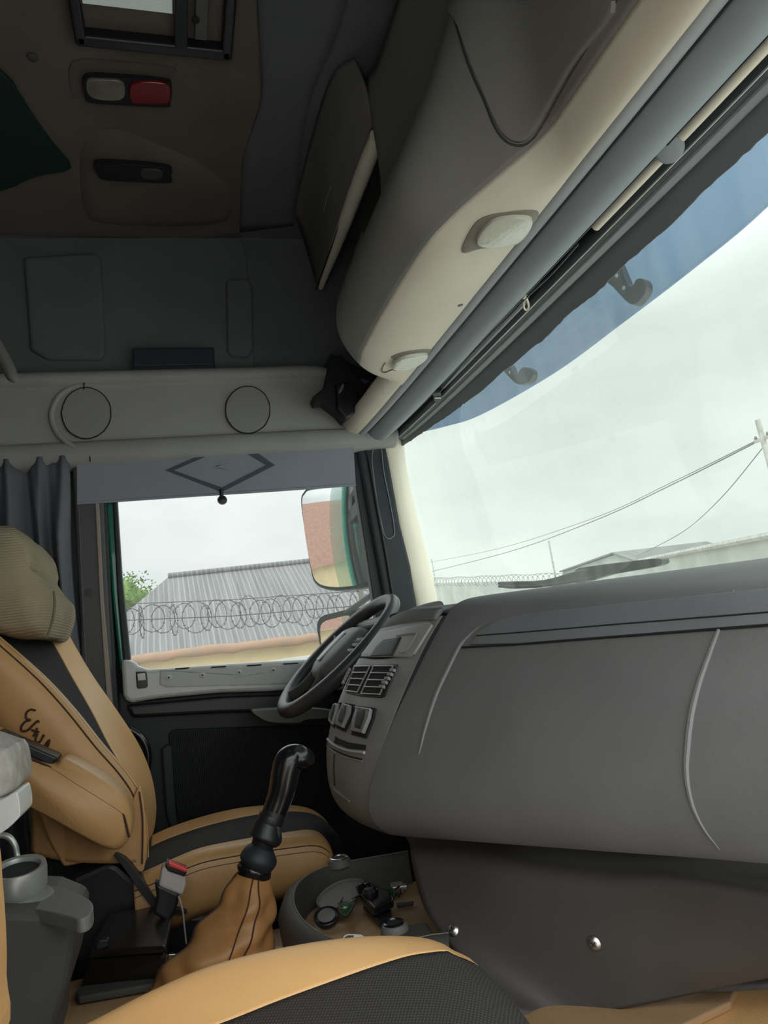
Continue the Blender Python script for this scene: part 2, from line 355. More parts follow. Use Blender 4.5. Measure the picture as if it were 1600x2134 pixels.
class Surf:
    def __init__(s, rows, nu=6, nv=6, refined=False, off=0):
        s.off = off
        s.g = rows if refined else refine(rows, nu, nv); s.R = len(s.g); s.K = len(s.g[0])
        s.p = [[proj(q) for q in r] for r in s.g]
    def at(s, u, v):
        u = min(max(u, 0), s.R-1.001); v = min(max(v, 0), s.K-1.001); i, j = int(u), int(v); a, b = u-i, v-j; g = s.g
        return (g[i][j]*(1-a)+g[i+1][j]*a)*(1-b)+(g[i][j+1]*(1-a)+g[i+1][j+1]*a)*b
    def nrm(s, u, v):
        e = .4; du = s.at(u+e, v)-s.at(u-e, v); dv = s.at(u, v+e)-s.at(u, v-e); n_ = du.cross(dv).normalized()
        return n_ if n_.dot(CAM-s.at(u, v)) > 0 else -n_
    def find(s, px, py):
        key = (round(px, 2), round(py, 2))
        if not hasattr(s, 'c'): s.c = {}
        if key not in s.c: s.c[key] = s._find(px, py)
        return s.c[key]
    def _find(s, px, py):
        best = None
        for i in range(s.R):
            for j in range(s.K):
                a = s.p[i][j]; d = (a[0]-px)**2+(a[1]-py)**2
                if best is None or d < best[0]: best = (d, i, j)
        u, v = float(best[1]), float(best[2]); st = .5; bd = best[0]
        while st > .01:
            imp = False
            for du, dv in ((st, 0), (-st, 0), (0, st), (0, -st)):
                uu, v2 = min(max(u+du, 0), s.R-1.001), min(max(v+dv, 0), s.K-1.001)
                a = proj(s.at(uu, v2)); d = (a[0]-px)**2+(a[1]-py)**2
                if d < bd: bd, u, v, imp = d, uu, v2, True
            if not imp: st /= 2
        return u, v
    def on(s, px, py, h=0):
        u, v = s.find(px, py); return s.at(u, v)+s.nrm(u, v)*(h+s.off)
    def slab(s, name, pts, h0, h1, m, parent, bev=0, n=0, seg=2):
        """raised plate that follows the surface; edges rolled over by bev"""
        q = []
        if n: q = [(v.x, v.y) for v in spline([Vector((a, b, 0)) for a, b in pts], n, True)]
        else:
            L = len(pts)
            for i in range(L):
                a, b = pts[i], pts[(i+1) % L]; k = max(1, int(math.hypot(b[0]-a[0], b[1]-a[1])/14))
                q += [(a[0]+(b[0]-a[0])*t/k, a[1]+(b[1]-a[1])*t/k) for t in range(k)]
        cx = sum(a for a, b in q)/len(q); cy = sum(b for a, b in q)/len(q); rad = max(math.hypot(a-cx, b-cy) for a, b in q)
        e = min(.3, max(.02, bev*1100/rad)) if bev else 0
        prof = [(1, h0)] + ([(1, h1-bev*.7), (1-e*.35, h1-bev*.15)] if bev else []) + [(1-e, h1)]
        k = 1-e; st = max(.08, min(.34, 16/rad))
        while k > st*1.3: k -= st; prof.append((k, h1))
        bm = bmesh.new(); g = []; last = None
        for k, h in prof:
            row = []
            for a, b in q:
                x_, y_ = cx+(a-cx)*k, cy+(b-cy)*k; u, v = s.find(x_, y_); row.append(s.at(u, v)+s.nrm(u, v)*(h+s.off))
            g.append(row)
        vv = grid_mesh(bm, g, closed_v=True); cv = bm.verts.new(s.on(cx, cy, h1)); r = vv[-1]
        for i in range(len(r)): bm.faces.new((r[i], r[(i+1) % len(r)], cv))
        return bm_obj(name, bm, m, parent, sharp=40)
    def line(s, name, pts, r, m, parent, h=0, n=6, taper=False):
        q = spline([Vector((a, b, 0)) for a, b in pts], n); pp = [s.on(v.x, v.y, h) for v in q]
        rr = [r*(.15+.85*math.sin(math.pi*i/(len(pp)-1))) for i in range(len(pp))] if taper else r
        return tube(name, pp, rr, m, parent, seg=6)
def text_on(name, body, corner, xdir, ydir, height, m, parent, ext=.0004):
    cu = bpy.data.curves.new(name, 'FONT'); cu.body = body; cu.size = height*1.4; cu.extrude = ext
    t = bpy.data.objects.new(name+'_t', cu); COL.objects.link(t)
    dg = bpy.context.evaluated_depsgraph_get(); me = bpy.data.meshes.new_from_object(t.evaluated_get(dg))
    bpy.data.objects.remove(t); xd = xdir.normalized(); yd = (ydir-xd*ydir.dot(xd)).normalized(); zd = xd.cross(yd)
    Mx = Matrix((xd, yd, zd)).transposed().to_4x4(); Mx.translation = corner; me.transform(Mx); me.materials.clear()
    return link(name, me, m, parent, None, False)

# ================================================================= OUTSIDE
o = box('ground', (0, 10, -1.4), (160, 160, .2), m_ground); struct(o, 'pale concrete yard ground outside the cab', 'ground')

# house seen through the driver's door window
def house():
    Y0 = 14.0
    t = thing('house', 'cream walled house with grey corrugated hip roof seen through the door window', 'house', (2, 18, -1.3))
    eL, eR = P(215, 1372, y=Y0), P(900, 1301, y=Y0)
    eL.z = eR.z = 1.24; x0, x1 = eL.x-.4, 5.6
    ev = 1.23; rz = P(350, 1203, y=18).z; rx0 = P(350, 1203, y=18).x
    front = [V(x0-.3, Y0, ev), V(x1, Y0, ev-.12), V(x1-1.6, 18, rz), V(rx0, 18, rz)]
    bm = bmesh.new()
    vs_ = [bm.verts.new(v) for v in [*front, V(x1, 22, ev), V(x0-.3, 22, ev)]]
    bm.faces.new([vs_[i] for i in (0, 1, 2, 3)]); bm.faces.new([vs_[i] for i in (0, 3, 5)]); bm.faces.new([vs_[i] for i in (3, 2, 4, 5)]); bm.faces.new([vs_[i] for i in (1, 4, 2)])
    r = bm_obj('roof', bm, m_roof, t, smooth=False); s = r.modifiers.new('s', 'SOLIDIFY'); s.thickness = .06
    # fascia board, slightly wavy
    rows = []
    for k in range(30):
        x = x0-.3+(x1-x0+.3)*k/29; zz = ev-.12*(x-x0)/(x1-x0)+random.uniform(-.02, .02)
        rows.append([V(x, Y0-.03, zz+.03), V(x, Y0-.05, zz-.08), V(x, Y0-.02, zz-.16+random.uniform(-.025, .025))])
    patch('fascia', rows, m_fascia, t, .03, nu=0)
    box('wall', ((x0+x1)/2, 18.2, -.1), (x1-x0-.2, 7.9, 2.4), m_wallc, t)
    tube('ridge_cap', [V(rx0, 18, rz+.02), V(x1-1.6, 18, rz+.02)], .09, m_roof, t, seg=8)
house()
# tree left of the house
def tree(px, py, Y, rad, label):
    c = P(px, py, y=Y); t = thing('tree', label, 'tree', (c.x, Y, -1.3))
    tube('trunk', [V(c.x, Y, -1.3), V(c.x+.1, Y, c.z-rad*.4), V(c.x, Y, c.z)], [.22, .15, .06], m_bark, t, seg=8)
    bm = bmesh.new()
    for i in range(3000):
        d = Vector((random.gauss(0, 1), random.gauss(0, 1), random.gauss(0, 1))).normalized(); rr = rad*(.55+.45*random.random())*(1+.25*noise.noise(d*3))
        p = c+Vector((d.x*rr*1.5, d.y*rr, d.z*rr)); s = rad*.045*random.uniform(.7, 1.4)
        a = Vector((random.gauss(0, 1), random.gauss(0, 1), random.gauss(0, 1))).normalized(); b = a.orthogonal().normalized(); e = a.cross(b)
        bm.faces.new([bm.verts.new(p+b*s), bm.verts.new(p+e*s*.6), bm.verts.new(p-b*s), bm.verts.new(p-e*s*.6)])
    me = bpy.data.meshes.new('crown'); bm.to_mesh(me); bm.free(); link('crown', me, m_leaf, t)
    bm = bmesh.new(); bmesh.ops.create_icosphere(bm, subdivisions=3, radius=1)
    for v in bm.verts: v.co = c+Vector((v.co.x*rad*1.25, v.co.y*rad*.8, v.co.z*rad*.85))*(.88+.2*noise.noise(v.co*2))
    bm_obj('inner_crown', bm, m_leaf, t)
tree(225, 1262, 24, 1.15, 'green leafy tree rising behind the left end of the grey roofed house')

# boundary wall with coils of razor wire, in front of the house
def coil(name, pts, rad, pitch, label, y_axis=None, wire=.006, parent=None, m=m_wire):
    bm = bmesh.new(); a, b = pts; L = (b-a).length; turns = int(L/pitch); ax = (b-a).normalized(); s = Vector((0, 0, 1)); q_ = ax.cross(s).normalized()
    n_ = turns*18; path = []
    for i in range(n_+1):
        t = i/n_; an = 2*math.pi*t*turns; path.append(a+ax*L*t+(s*math.sin(an)+q_*math.cos(an))*rad*(1+.08*math.sin(t*37)))
    tube_bm(bm, path, wire, 5)
    for i in range(0, n_, 2):
        p = path[i]; d = Vector((random.gauss(0, 1), random.gauss(0, 1), random.gauss(0, 1))).normalized()*wire*4
        tube_bm(bm, [p-d, p+d], wire*.7, 4)
    return bm_obj(name, bm, m, parent)
YF = 7.0
fa, fb = P(200, 1258, y=YF), P(800, 1226, y=YF)
t = thing('wire_fence', 'coiled razor wire on two strands strung across in front of the house', 'fence', ((fa.x+fb.x)/2, YF, -1.3))
m_wire2 = mat('razor_wire_far', (.05, .048, .045), .7)
for i in range(26):
    cx_, cy_ = 205+i*22.5, 1300-(i*22.5)*.072+4*math.sin(i*2.1)
    c_ = P(cx_, cy_, y=YF+.12*math.sin(i*1.3)); rr = .135*(1+.12*math.sin(i*3.7)); tw = math.radians(30*math.sin(i*1.9)+(55 if i % 3 == 1 else 10))
    pts_ = [c_+V(math.cos(q)*rr*math.cos(tw), math.cos(q)*rr*math.sin(tw), math.sin(q)*rr*1.15) for q in [2*math.pi*k/28 for k in range(28)]]
    bm = bmesh.new(); tube_bm(bm, pts_, .0042, 5, closed=True)
    for k in range(0, 28, 2):
        d = Vector((random.gauss(0, 1), random.gauss(0, .3), random.gauss(0, 1))).normalized()*.012; tube_bm(bm, [pts_[k]-d*1.4, pts_[k]+d*1.4], .0035, 4)
    bm_obj('wire_loop', bm, m_wire2, t)
tube('strand', [P(180, 1296, y=YF), P(480, 1284, y=YF), P(800, 1258, y=YF)], .0055, m_wire2, t, seg=5)
tube('strand', [P(180, 1262, y=YF), P(480, 1250, y=YF), P(800, 1228, y=YF)], .0045, m_wire2, t, seg=5)
wz = P(270, 1410, y=YF).z
box('post', (P(228, 1300, y=YF).x, YF, (wz+1.6)/2), (.05, .05, 1.6-wz), m_wire, t)
box('post', (P(760, 1300, y=YF).x, YF, (wz+1.6)/2), (.05, .05, 1.6-wz), m_wire, t)
o = box('boundary_wall', (2, YF+.1, (wz-1.3)/2-.05), (9, .18, wz+1.3), m_block); struct(o, 'low block yard wall carrying the razor wire', 'wall')

# view through the windscreen: poles, cables, far roof, pale wall, coils
def pole(px0, py0, px1, py1, X, r, label):
    a, b = P(px0, py0, x=X), P(px1, py1, x=X); d = (b-a)/(a.z-b.z); base = a+d*(a.z+1.3)
    t = thing('utility_pole', label, 'pole', tuple(base))
    tube('shaft', [base, a], [r*1.3, r], m_wire_l, t, seg=8); return t, a
m_wire_l = mat('weathered_wood', (.40, .39, .37), .9, var=.3)
tp, a1 = pole(1578, 875, 1602, 960, 15, .07, 'leaning utility pole with cables at the right edge of the windscreen view')
ins = P(1588, 915, x=15)
box('cross_arm', tuple(ins), (.08, .5, .08), m_wire_l, tp)
for k in (-.2, 0, .2): lathe('insulator', ins+V(0, k, .04), (0, 0, 1), [(.03, 0), (.045, .03), (.03, .08), (.01, .1)], m_wire, tp, seg=10)
tp2, a2 = pole(1143, 1127, 1156, 1195, 24, .06, 'thin distant pole standing left of the far roof')
tp3, a3 = pole(899, 1165, 906, 1205, 24, .05, 'shortest distant pole beside the windscreen pillar')
def cable(name, pts, r, label, X0=15, X1=24):
    q = []
    for i, (a, b) in enumerate(pts): q.append(P(a, b, x=X0+(X1-X0)*i/(len(pts)-1)))
    o = tube(name, q, r, m_wire, None, seg=6, n=6); tag(o, label, 'cable')
cable('overhead_cable', [(1586, 916), (1400, 1010), (1236, 1086), (1060, 1150), (896, 1192)], .022, 'thick overhead cable sagging from the right hand pole to the pillar')
cable('overhead_cable', [(1586, 913), (1400, 1005), (1236, 1080), (1040, 1143), (896, 1172)], .014, 'thinner cable running just above the thick overhead cable')
cable('overhead_cable', [(1590, 932), (1500, 1040), (1420, 1110), (1325, 1160)], .014, 'slack service cable falling from the pole to the far roof', 15, 22)
X = 22
t = thing('far_house', 'hazy grey gabled roof building far off above the wiper', 'house', tuple(V(X+2, P(1260, 1200, x=X).y, -1.3)))
pk = P(1275, 1151, x=X); la, lb = P(1165, 1190, x=X), P(1350, 1178, x=X)
bm = bmesh.new(); D = V(6, 0, 0)
for A_, B_ in ((la, pk), (pk, lb)):
    bm.faces.new([bm.verts.new(p) for p in (A_, B_, B_+D, A_+D)])
rf = bm_obj('roof', bm, m_roof, t, smooth=False); s = rf.modifiers.new('s', 'SOLIDIFY'); s.thickness = .08
prism('gable_wall', [la+V(.2, 0, -.1), pk+V(.2, 0, -.12), lb+V(.2, 0, -.1), V(lb.x+.2, lb.y, -1.3), V(la.x+.2, la.y, -1.3)], (5.4, 0, 0), m_block, t)
# long pale block wall to the right
q0, q1 = P(1335, 1168, x=15), P(1760, 1085, x=9)
o = prism('yard_wall', [q0, q1, V(q1.x, q1.y, -1.3), V(q0.x, q0.y, -1.3)], (.25, .1, 0), m_block); struct(o, 'long pale block wall beyond the dashboard on the right', 'wall')
o = tube('wall_coping', [q0+V(-.05, 0, 0), q1+V(-.05, 0, 0)], .07, m_wire_l, seg=6); struct(o, 'grey coping along the long pale block wall', 'wall')
q0, q1 = P(860, 1216, x=20), P(1120, 1210, x=20)
o = prism('yard_wall', [q0, q1, V(q1.x, q1.y, -1.3), V(q0.x, q0.y, -1.3)], (.25, 0, 0), m_block); struct(o, 'short grey block wall behind the coiled wire beside the pillar', 'wall')
o = coil('wire_coil', (P(870, 1214, x=20.1), P(1190, 1206, x=20.1)), .33, .62, '', wire=.012); tag(o, 'coils of razor wire on the far wall above the steering wheel side of the dashboard', 'wire')
# red-brown building behind the truck, only seen in the mirrors
t = thing('tiled_building', 'building with red brown tiled roof reflected in the door mirrors', 'building', (-9.5, -.5, -1.3))
prism('roof', [V(-7.0, -9, 1.2), V(-7.0, 8, 1.2), V(-12.5, 5, 6.0), V(-12.5, -9, 6.0)], (-.1, 0, .08), m_brick, t)
box('wall', (-9.5, -.5, -.05), (4.4, 16.5, 2.5), m_wallc, t)

# ================================================================= CAB SHELL
ZC = 2.37
o = box('floor', (-.3, 0, -.05), (2.6, 2.2, .1), m_floor); struct(o, 'black rubber cab floor', 'floor')
o = prism('ceiling', [V(-1.7, -1.12, ZC), V(.84, -1.12, ZC), V(.84, 1.08, ZC), V(-1.7, 1.08, ZC)], (0, 0, .05), m_wall); struct(o, 'grey cab ceiling', 'ceiling')
o = box('wall_rear', (-1.68, 0, 1.15), (.05, 2.2, 2.5), m_wall); struct(o, 'cab rear wall', 'wall')
o = box('wall_front', (.80, 0, 2.02), (.04, 2.2, .72), m_matt); struct(o, 'dark inner face of the cab front above the windscreen', 'wall')
o = box('wall_firewall', (.93, 0, .45), (.04, 2.25, 1.0), m_matt); struct(o, 'dark firewall under the windscreen', 'wall')
# passenger side, with its open doorway (the photographer stands in it)
bm = bmesh.new()
box_bm(bm, (-1.05, -1.11, 1.15), (1.3, .05, 2.5)); box_bm(bm, (.2, -1.11, 2.02), (1.3, .05, .75))
o = bm_obj('wall_right', bm, m_wall, smooth=False); struct(o, 'passenger side wall around the open doorway', 'wall')
# driver side: inner wall above and behind the door, green sheet metal outside
o = box('wall_left', (-.5, 1.075, 2.1), (2.5, .05, .6), m_wall); struct(o, 'dark grey felt upper side wall above the speaker shelf', 'wall')
o = box('wall_left', (-.965, 1.085, .8), (1.5, .03, 2.1), m_wall); struct(o, 'side wall behind the curtain', 'wall')
o = box('cab_side', (-1.0, 1.15, 1.0), (1.55, .05, 2.9), m_green, bev=.02); struct(o, 'green painted cab side behind the driver door', 'wall')

# headliner panel with rounded right border
pts = PZ([(-300, -450), (545, -450), (535, 0), (545, 200), (505, 330), (500, 480), (420, 492), (0, 497), (-300, 497)], ZC-.004)
pts = [V(-1.2, -1.0, ZC-.004) if i == 0 else V(.22, -.95, ZC-.004) if i == 1 else p for i, p in enumerate(pts)]
o = prism('ceiling_panel', [V(p.x, p.y, ZC-.015) for p in pts], (0, 0, .02), m_head, bev=.006); struct(o, 'brown fabric headliner panel', 'ceiling')
# moulded swellings in the headliner
def swell(name, pts, z, h, label):
    ol = spline(PZ(pts, z), 6, True); c = sum(ol, Vector())/len(ol); bm = bmesh.new(); g = []
    for s_, hh in ((1, 0), (.93, .5), (.8, .85), (.5, 1), (.15, 1)): g.append([c+(p-c)*s_+V(0, 0, -hh*h) for p in ol])
    vv = grid_mesh(bm, g, closed_v=True); bm.faces.new(vv[-1]); o = bm_obj(name, bm, m_head); struct(o, label, 'ceiling')
swell('ceiling_moulding', [(175, 440), (165, 330), (190, 280), (250, 270), (330, 300), (420, 340), (480, 400), (470, 460), (350, 470), (220, 465)], ZC-.014, .02, 'shallow raised moulding in the headliner round the unlit lamp')
# roof hatch
t = thing('roof_hatch', 'square roof hatch with pale mesh blind and black frame above the cab', 'hatch', tuple(P(320, 0, z=ZC-.02)))
hx0, hx1 = P(152, 30, z=ZC).x, P(480, 60, z=ZC).x; hy1 = P(330, 78, z=ZC).y; hy0 = hy1-.62
bm = bmesh.new()
for c_, s_ in (((hx0+.01, (hy0+hy1)/2, ZC-.03), (.025, hy1-hy0, .03)), ((hx1-.01, (hy0+hy1)/2, ZC-.03), (.025, hy1-hy0, .03)),
               (((hx0+hx1)/2, hy1-.012, ZC-.03), (hx1-hx0, .03, .03)), (((hx0+hx1)/2, hy0+.012, ZC-.03), (hx1-hx0, .03, .03))): box_bm(bm, c_, s_)
bevel(bm_obj('frame', bm, m_black, t, smooth=False), .006)
xm = P(362, 20, z=ZC).x; box('mesh_blind', ((hx0+xm)/2+.01, (hy0+hy1)/2-.045, ZC-.026), (xm-hx0-.03, hy1-hy0-.10, .004), mat('mesh_blind', (.62, .70, .66), .8, bump=(700, .8), emis=((.6, .7, .64), .16)), t)  # faint emission on the blind stands in for daylight coming through
box('slide_rail', (xm+.012, (hy0+hy1)/2, ZC-.035), (.028, hy1-hy0, .02), m_door, t, .003)
box('slide_rail', (xm+.055, (hy0+hy1)/2-.02, ZC-.035), (.028, hy1-hy0-.06, .02), mat('rail_grey', (.09, .09, .09), .5), t, .003)
lathe('rivet', P(407, 41, z=ZC-.047), (0, 0, -1), [(.009, 0), (.009, .002), (.005, .004), (0, .004)], m_matt, t, seg=14)
# ceiling lamps
def ceiling_lamp(pts, z, label, lensA, lensB, mA, mB, frame):
    q = PZ(pts, z); c = sum(q, Vector())/len(q); t = thing('ceiling_lamp', label, 'lamp', (c.x, c.y, z+.002), 'ceiling lamps')
    prism('housing', spline(q, 5, True), (0, 0, -.016), frame, t, .004)
    prism('lens', spline(PZ(lensA, z-.014), 5, True), (0, 0, -.008), mA, t, .003)
    prism('lens', spline(PZ(lensB, z-.014), 5, True), (0, 0, -.008), mB, t, .003)['label'] = 'red lens' if mB is m_redlens else 'grey lens'
    return t
prism('lamp_recess', spline(PZ([(150, 127), (250, 126), (362, 140), (358, 165), (352, 212), (290, 212), (170, 205), (152, 196)], ZC-.015), 3, True), (0, 0, -.004), mat('recess_brown', (.11, .095, .08), .9), ceiling_lamp(
    [(176, 152), (240, 151), (340, 160), (357, 172), (354, 205), (345, 213), (270, 210), (190, 204), (176, 190)], ZC-.017, 'ceiling lamp with one clear and one red lens nearest the roof hatch',
    [(182, 163), (215, 161), (250, 164), (260, 178), (258, 198), (240, 205), (200, 202), (182, 190)], [(272, 172), (310, 166), (345, 170), (355, 182), (352, 208), (335, 213), (295, 211), (273, 208)], m_lens2, m_redlens, m_matt))
m_bulb = mat('lamp_reflector', (.5, .45, .36), .2, metal=.7)
ceiling_lamp([(200, 332), (260, 332), (350, 342), (355, 360), (352, 372), (280, 370), (215, 365), (200, 350)], ZC-.036, 'small unlit dark ceiling lamp nearest the side wall',
    [(215, 340), (250, 342), (270, 355), (262, 366), (225, 362)], [(295, 350), (330, 350), (340, 360), (330, 369), (300, 368)], m_matt, m_greyd, m_matt)
lathe('plug', P(68, 119, z=ZC-.017), (0, 0, -1), [(.012, 0), (.012, .002), (.008, .005), (0, .006)], m_greyd, None); tag(bpy.data.objects['plug'], 'small round plug in the headliner left of the red lamp', 'plug')
# dark green cloth hung at the left of the ceiling
q = [P(a, b, z=ZC-.03) for a, b in [(-260, -60), (0, 140), (40, 190), (75, 245), (115, 300), (148, 345), (90, 358), (50, 372), (0, 393), (-260, 470)]]
o = prism('green_drape', spline(q, 3, True), (0, 0, -.012), m_dgreen, bev=.004); tag(o, 'dark green cloth stretched under the ceiling at the left edge', 'cloth')
# rounded rail end at the left
o = tube('bunk_rail', [P(-120, 560, y=.55), P(-40, 670, y=.55), P(10, 752, y=.55), P(26, 786, y=.55), P(30, 796, y=.55)], [.016, .016, .015, .013, .004], m_grey, n=5, seg=16); tag(o, 'rounded grey rail end hanging down at the left edge below the ceiling', 'rail')

# side wall pockets
YW = 1.048
def wallpanel(name, pts, th, m, label, bev=.008, n=0, parent=None):
    q = PY(pts, YW); 
    if n: q = spline(q, n, True)
    o = prism(name, q, (0, -th, 0), m, parent, bev)
    if parent is None: struct(o, label, 'wall')
    return o
wallpanel('wall_panel', [(-200, 497), (500, 498), (512, 520), (528, 700), (530, 775), (500, 785), (-200, 790)], .012, m_wall, 'raised felt lining of the upper side wall')
wallpanel('wall_panel', [(52, 545), (200, 535), (212, 548), (222, 745), (210, 757), (100, 755), (66, 735)], .03, m_wall, 'raised square felt pad on the side wall', .012)
wallpanel('wall_panel', [(470, 590), (512, 585), (525, 600), (527, 735), (515, 750), (478, 748), (472, 735)], .028, m_wall, 'narrow raised felt pad at the right of the side wall', .012)
t = thing('storage_pocket', 'black slot shaped storage tray in the upper side wall', 'tray', tuple(P(360, 775, y=1.0)))
prism('tray', PY([(278, 738), (445, 736), (446, 774), (278, 778)], 1.035), (0, -.05, 0), mat('navy_black', (.02, .028, .04), .6), t, .006)
prism('lip', PY([(276, 768), (448, 765), (448, 780), (276, 783)], 1.0), (0, -.02, 0), m_door, t, .004)

# speaker shelf: a bolster running along the wall
YS = .98
t = thing('speaker_shelf', 'long grey speaker shelf above the driver door with two round covers', 'shelf', (0, 1.0, 1.6))
prof = [(1.05, 1.585), (1.01, 1.583), (.985, 1.60), (.985, 1.635), (1.0, 1.65), (.995, 1.70), (.99, 1.80), (.985, 1.825), (.97, 1.835), (.968, 1.848), (.985, 1.858), (1.05, 1.862)]
rows = []
for x in (-1.6, -1.0, -.6, -.3, 0, .3, .5, .62, .70, .76):
    k = max(0, (x-.5)/.26); rows.append([V(x, y+.0*k, z+(1.62-z)*.35*k) for y, z in prof])
patch('panel', rows, m_shelf, t, .01, nu=4, nv=3)
sf = Surf([[P(a, b, y=.982) for a in (-100, 200, 500, 760)] for b in (790, 860, 930, 990)], 3, 3)
def spk(cx, cy, rx, ry, nm):
    ring = [(cx+rx*math.cos(q), cy+ry*math.sin(q)) for q in [2*math.pi*k/40 for k in range(40)]]
    s_ = sf.slab('speaker_cover', ring, 0, .006, m_spk, t, .002)
    tube('groove', [sf.on(a, b, .0045) for a, b in ring], .0022, m_matt, s_, seg=6, closed=True)
spk(180, 862, 51, 53, 'a'); spk(516, 855, 46, 49, 'b')
tube('welt', [sf.on(a, b, .003) for a, b in [(260, 793), (200, 800), (160, 806), (128, 822), (112, 845), (108, 870), (118, 900), (138, 922), (160, 935)]], .0085, m_shelf, t, n=6)
tube('seam', [P(175, 797, y=.967), P(175, 812, y=.972)], .0018, m_matt, t, seg=6)
tube('seam', [P(185, 932, y=.975), P(188, 962, y=.977)], .0018, m_matt, t, seg=6)

# curtain at the rear of the door
bm = bmesh.new(); g = []
for i in range(121):
    x = -.75+.49*i/120; row = []
    for k in range(20):
        z = 1.605-1.1*k/19; sp = min(1, k/4)
        a = .012+.016*sp
        y = .985+a*math.sin(x*95+1.2*math.sin(z*4+x*9))+.012*math.sin(x*41+z*3)+.004*math.sin(x*210)*(1-sp)
        row.append(V(x+.012*math.sin(z*5+x*30)*sp, y, z))
    g.append(row)
grid_mesh(bm, g); me = bpy.data.meshes.new('curtain'); bm.to_mesh(me); bm.free(); o = link('curtain', me, m_curt); s = o.modifiers.new('s', 'SOLIDIFY'); s.thickness = .004
tag(o, 'gathered grey bunk curtain hanging behind the driver seat', 'curtain')
o = tube('curtain_rail', [V(-1.3, .99, 1.6), V(-.24, .99, 1.6)], .006, m_black); tag(o, 'thin black curtain rail under the speaker shelf', 'rail')

# B pillar trim + door rear frame strips
YD = 1.03
def strip(name, pts, y, th, m, label=None, parent=None, bev=.005, cat='trim'):
    o = prism(name, PY(pts, y), (0, th, 0), m, parent, bev)
    if parent is None: struct(o, label, cat)
    return o
strip('trim_1', [(150, 970), (212, 970), (222, 1180), (238, 1480), (240, 1900), (165, 1900), (168, 1300)], 1.0, .06, mat('pillar_trim', (.10, .10, .105), .7, bump=(600, .2), var=.15), 'grey pillar trim between curtain and door', bev=.01)
strip('trim_2', [(196, 1000), (204, 1000), (216, 1250), (236, 1480), (224, 1480), (208, 1250)], .995, .01, mat('pillar_edge', (.34, .29, .25), .6), 'pale edge strip of the rear pillar', bev=.002)
tube('seam', [P(164, 1060, y=.998), P(172, 1250, y=.998), P(182, 1440, y=.998)], .0015, m_grey, bpy.data.objects['trim_1'], seg=6)
lathe('plug', P(186, 1235, y=1.0), (0, -1, 0), [(.012, 0), (.012, .002), (.008, .003), (0, .003)], m_greyd, bpy.data.objects['trim_1'])
# ---- driver door
door = thing('door_1', 'driver door with silver grey upper trim, dark lower panel and pull handle', 'door', (.25, 1.05, 0)); door['kind'] = 'structure'
strip('rear_seal', [(204, 1000), (220, 1000), (232, 1250), (248, 1480), (250, 1800), (232, 1800), (228, 1400), (216, 1200)], 1.01, .03, m_rub, parent=door)
strip('green_frame', [(216, 1000), (238, 1000), (250, 1240), (262, 1400), (250, 1400), (234, 1250)], 1.03, .05, m_green, parent=door, bev=.008)
strip('glass_run', [(232, 1000), (244, 1040), (254, 1200), (272, 1374), (258, 1385), (244, 1230)], 1.02, .04, m_rub, parent=door)
strip('rear_frame', [(215, 1000), (240, 1040), (250, 1200), (268, 1376), (270, 1500), (225, 1500)], 1.065, .05, m_matt, parent=door)
strip('top_frame', [(150, 925), (745, 880), (748, 948), (150, 1000)], 1.05, .05, m_rub, parent=door)
# front frame of the door + black pillar
strip('front_frame', [(722, 925), (745, 930), (757, 1010), (800, 1240), (812, 1330), (790, 1330), (770, 1200), (742, 1020), (735, 960)], 1.05, .04, m_rub, parent=door, bev=.004)
# upper silver trim
strip('upper_trim', [(252, 1374), (276, 1376), (288, 1388), (310, 1395), (420, 1387), (560, 1378), (760, 1368), (800, 1440), (620, 1437), (560, 1441), (460, 1444), (330, 1456), (275, 1465), (262, 1462), (256, 1448)], .985, .075, m_silver, parent=door, bev=.012)
ut = bpy.data.objects['upper_trim']
su = Surf([[P(a, b, y=.984) for a in (240, 450, 820)] for b in (1360, 1470)], 2, 4)
su.slab('recess', [(334, 1396), (345, 1398), (560, 1388), (700, 1380), (700, 1420), (560, 1426), (345, 1432), (332, 1426)], 0, .002, mat('silver_recess', (.40, .42, .42), .45, metal=.1), ut, .001)
sw = su.slab('switch_bezel', [(283, 1400), (303, 1399), (306, 1402), (308, 1430), (304, 1434), (288, 1435), (285, 1432)], 0, .003, m_black, ut, .001)
su.slab('switch', [(286, 1404), (302, 1403), (304, 1417), (288, 1419)], .002, .008, m_silver, sw, .002)
for a, b in ((352, 1412), (422, 1407), (498, 1401), (570, 1397)):
    lathe('screw_cap', su.on(a, b, .001), (0, -1, 0), [(.009, 0), (.009, .002), (.007, .003), (0, .003)], m_silver, ut, seg=18)
    lathe('screw_socket', su.on(a, b, .0042), (0, -1, 0), [(.003, 0), (.003, .0006), (0, .0006)], m_greyd, ut, seg=10)
for a in (365, 440, 515, 590):
    su.line('clip_slot', [(a, 1395-(a-340)*.045), (a+30, 1393-(a-340)*.045)], .002, m_black, ut, .001, n=2)
# lower dark panel
strip('lower_panel', [(245, 1440), (300, 1458), (460, 1440), (800, 1430), (900, 1600), (900, 2300), (150, 2300), (235, 1700)], 1.02, .05, m_door, parent=door, bev=.01)
strip('waist_step', [(262, 1470), (460, 1452), (800, 1440), (800, 1478), (470, 1486), (275, 1496)], .995, .03, m_black, parent=door, bev=.01)
strip('speaker_grille', [(350, 1530), (362, 1520), (600, 1512), (720, 1512), (720, 1720), (385, 1730), (370, 1715)], 1.01, .02, m_mesh, parent=door, bev=.006)
strip('pocket_frame', [(336, 1560), (350, 1552), (358, 1556), (368, 1700), (376, 1735), (360, 1738), (346, 1700)], .995, .03, m_door, parent=door, bev=.006)
tube('pocket_rim', [P(360, 1738, y=.99), P(450, 1722, y=.985), P(600, 1712, y=.985)], .006, m_door, door, n=5)
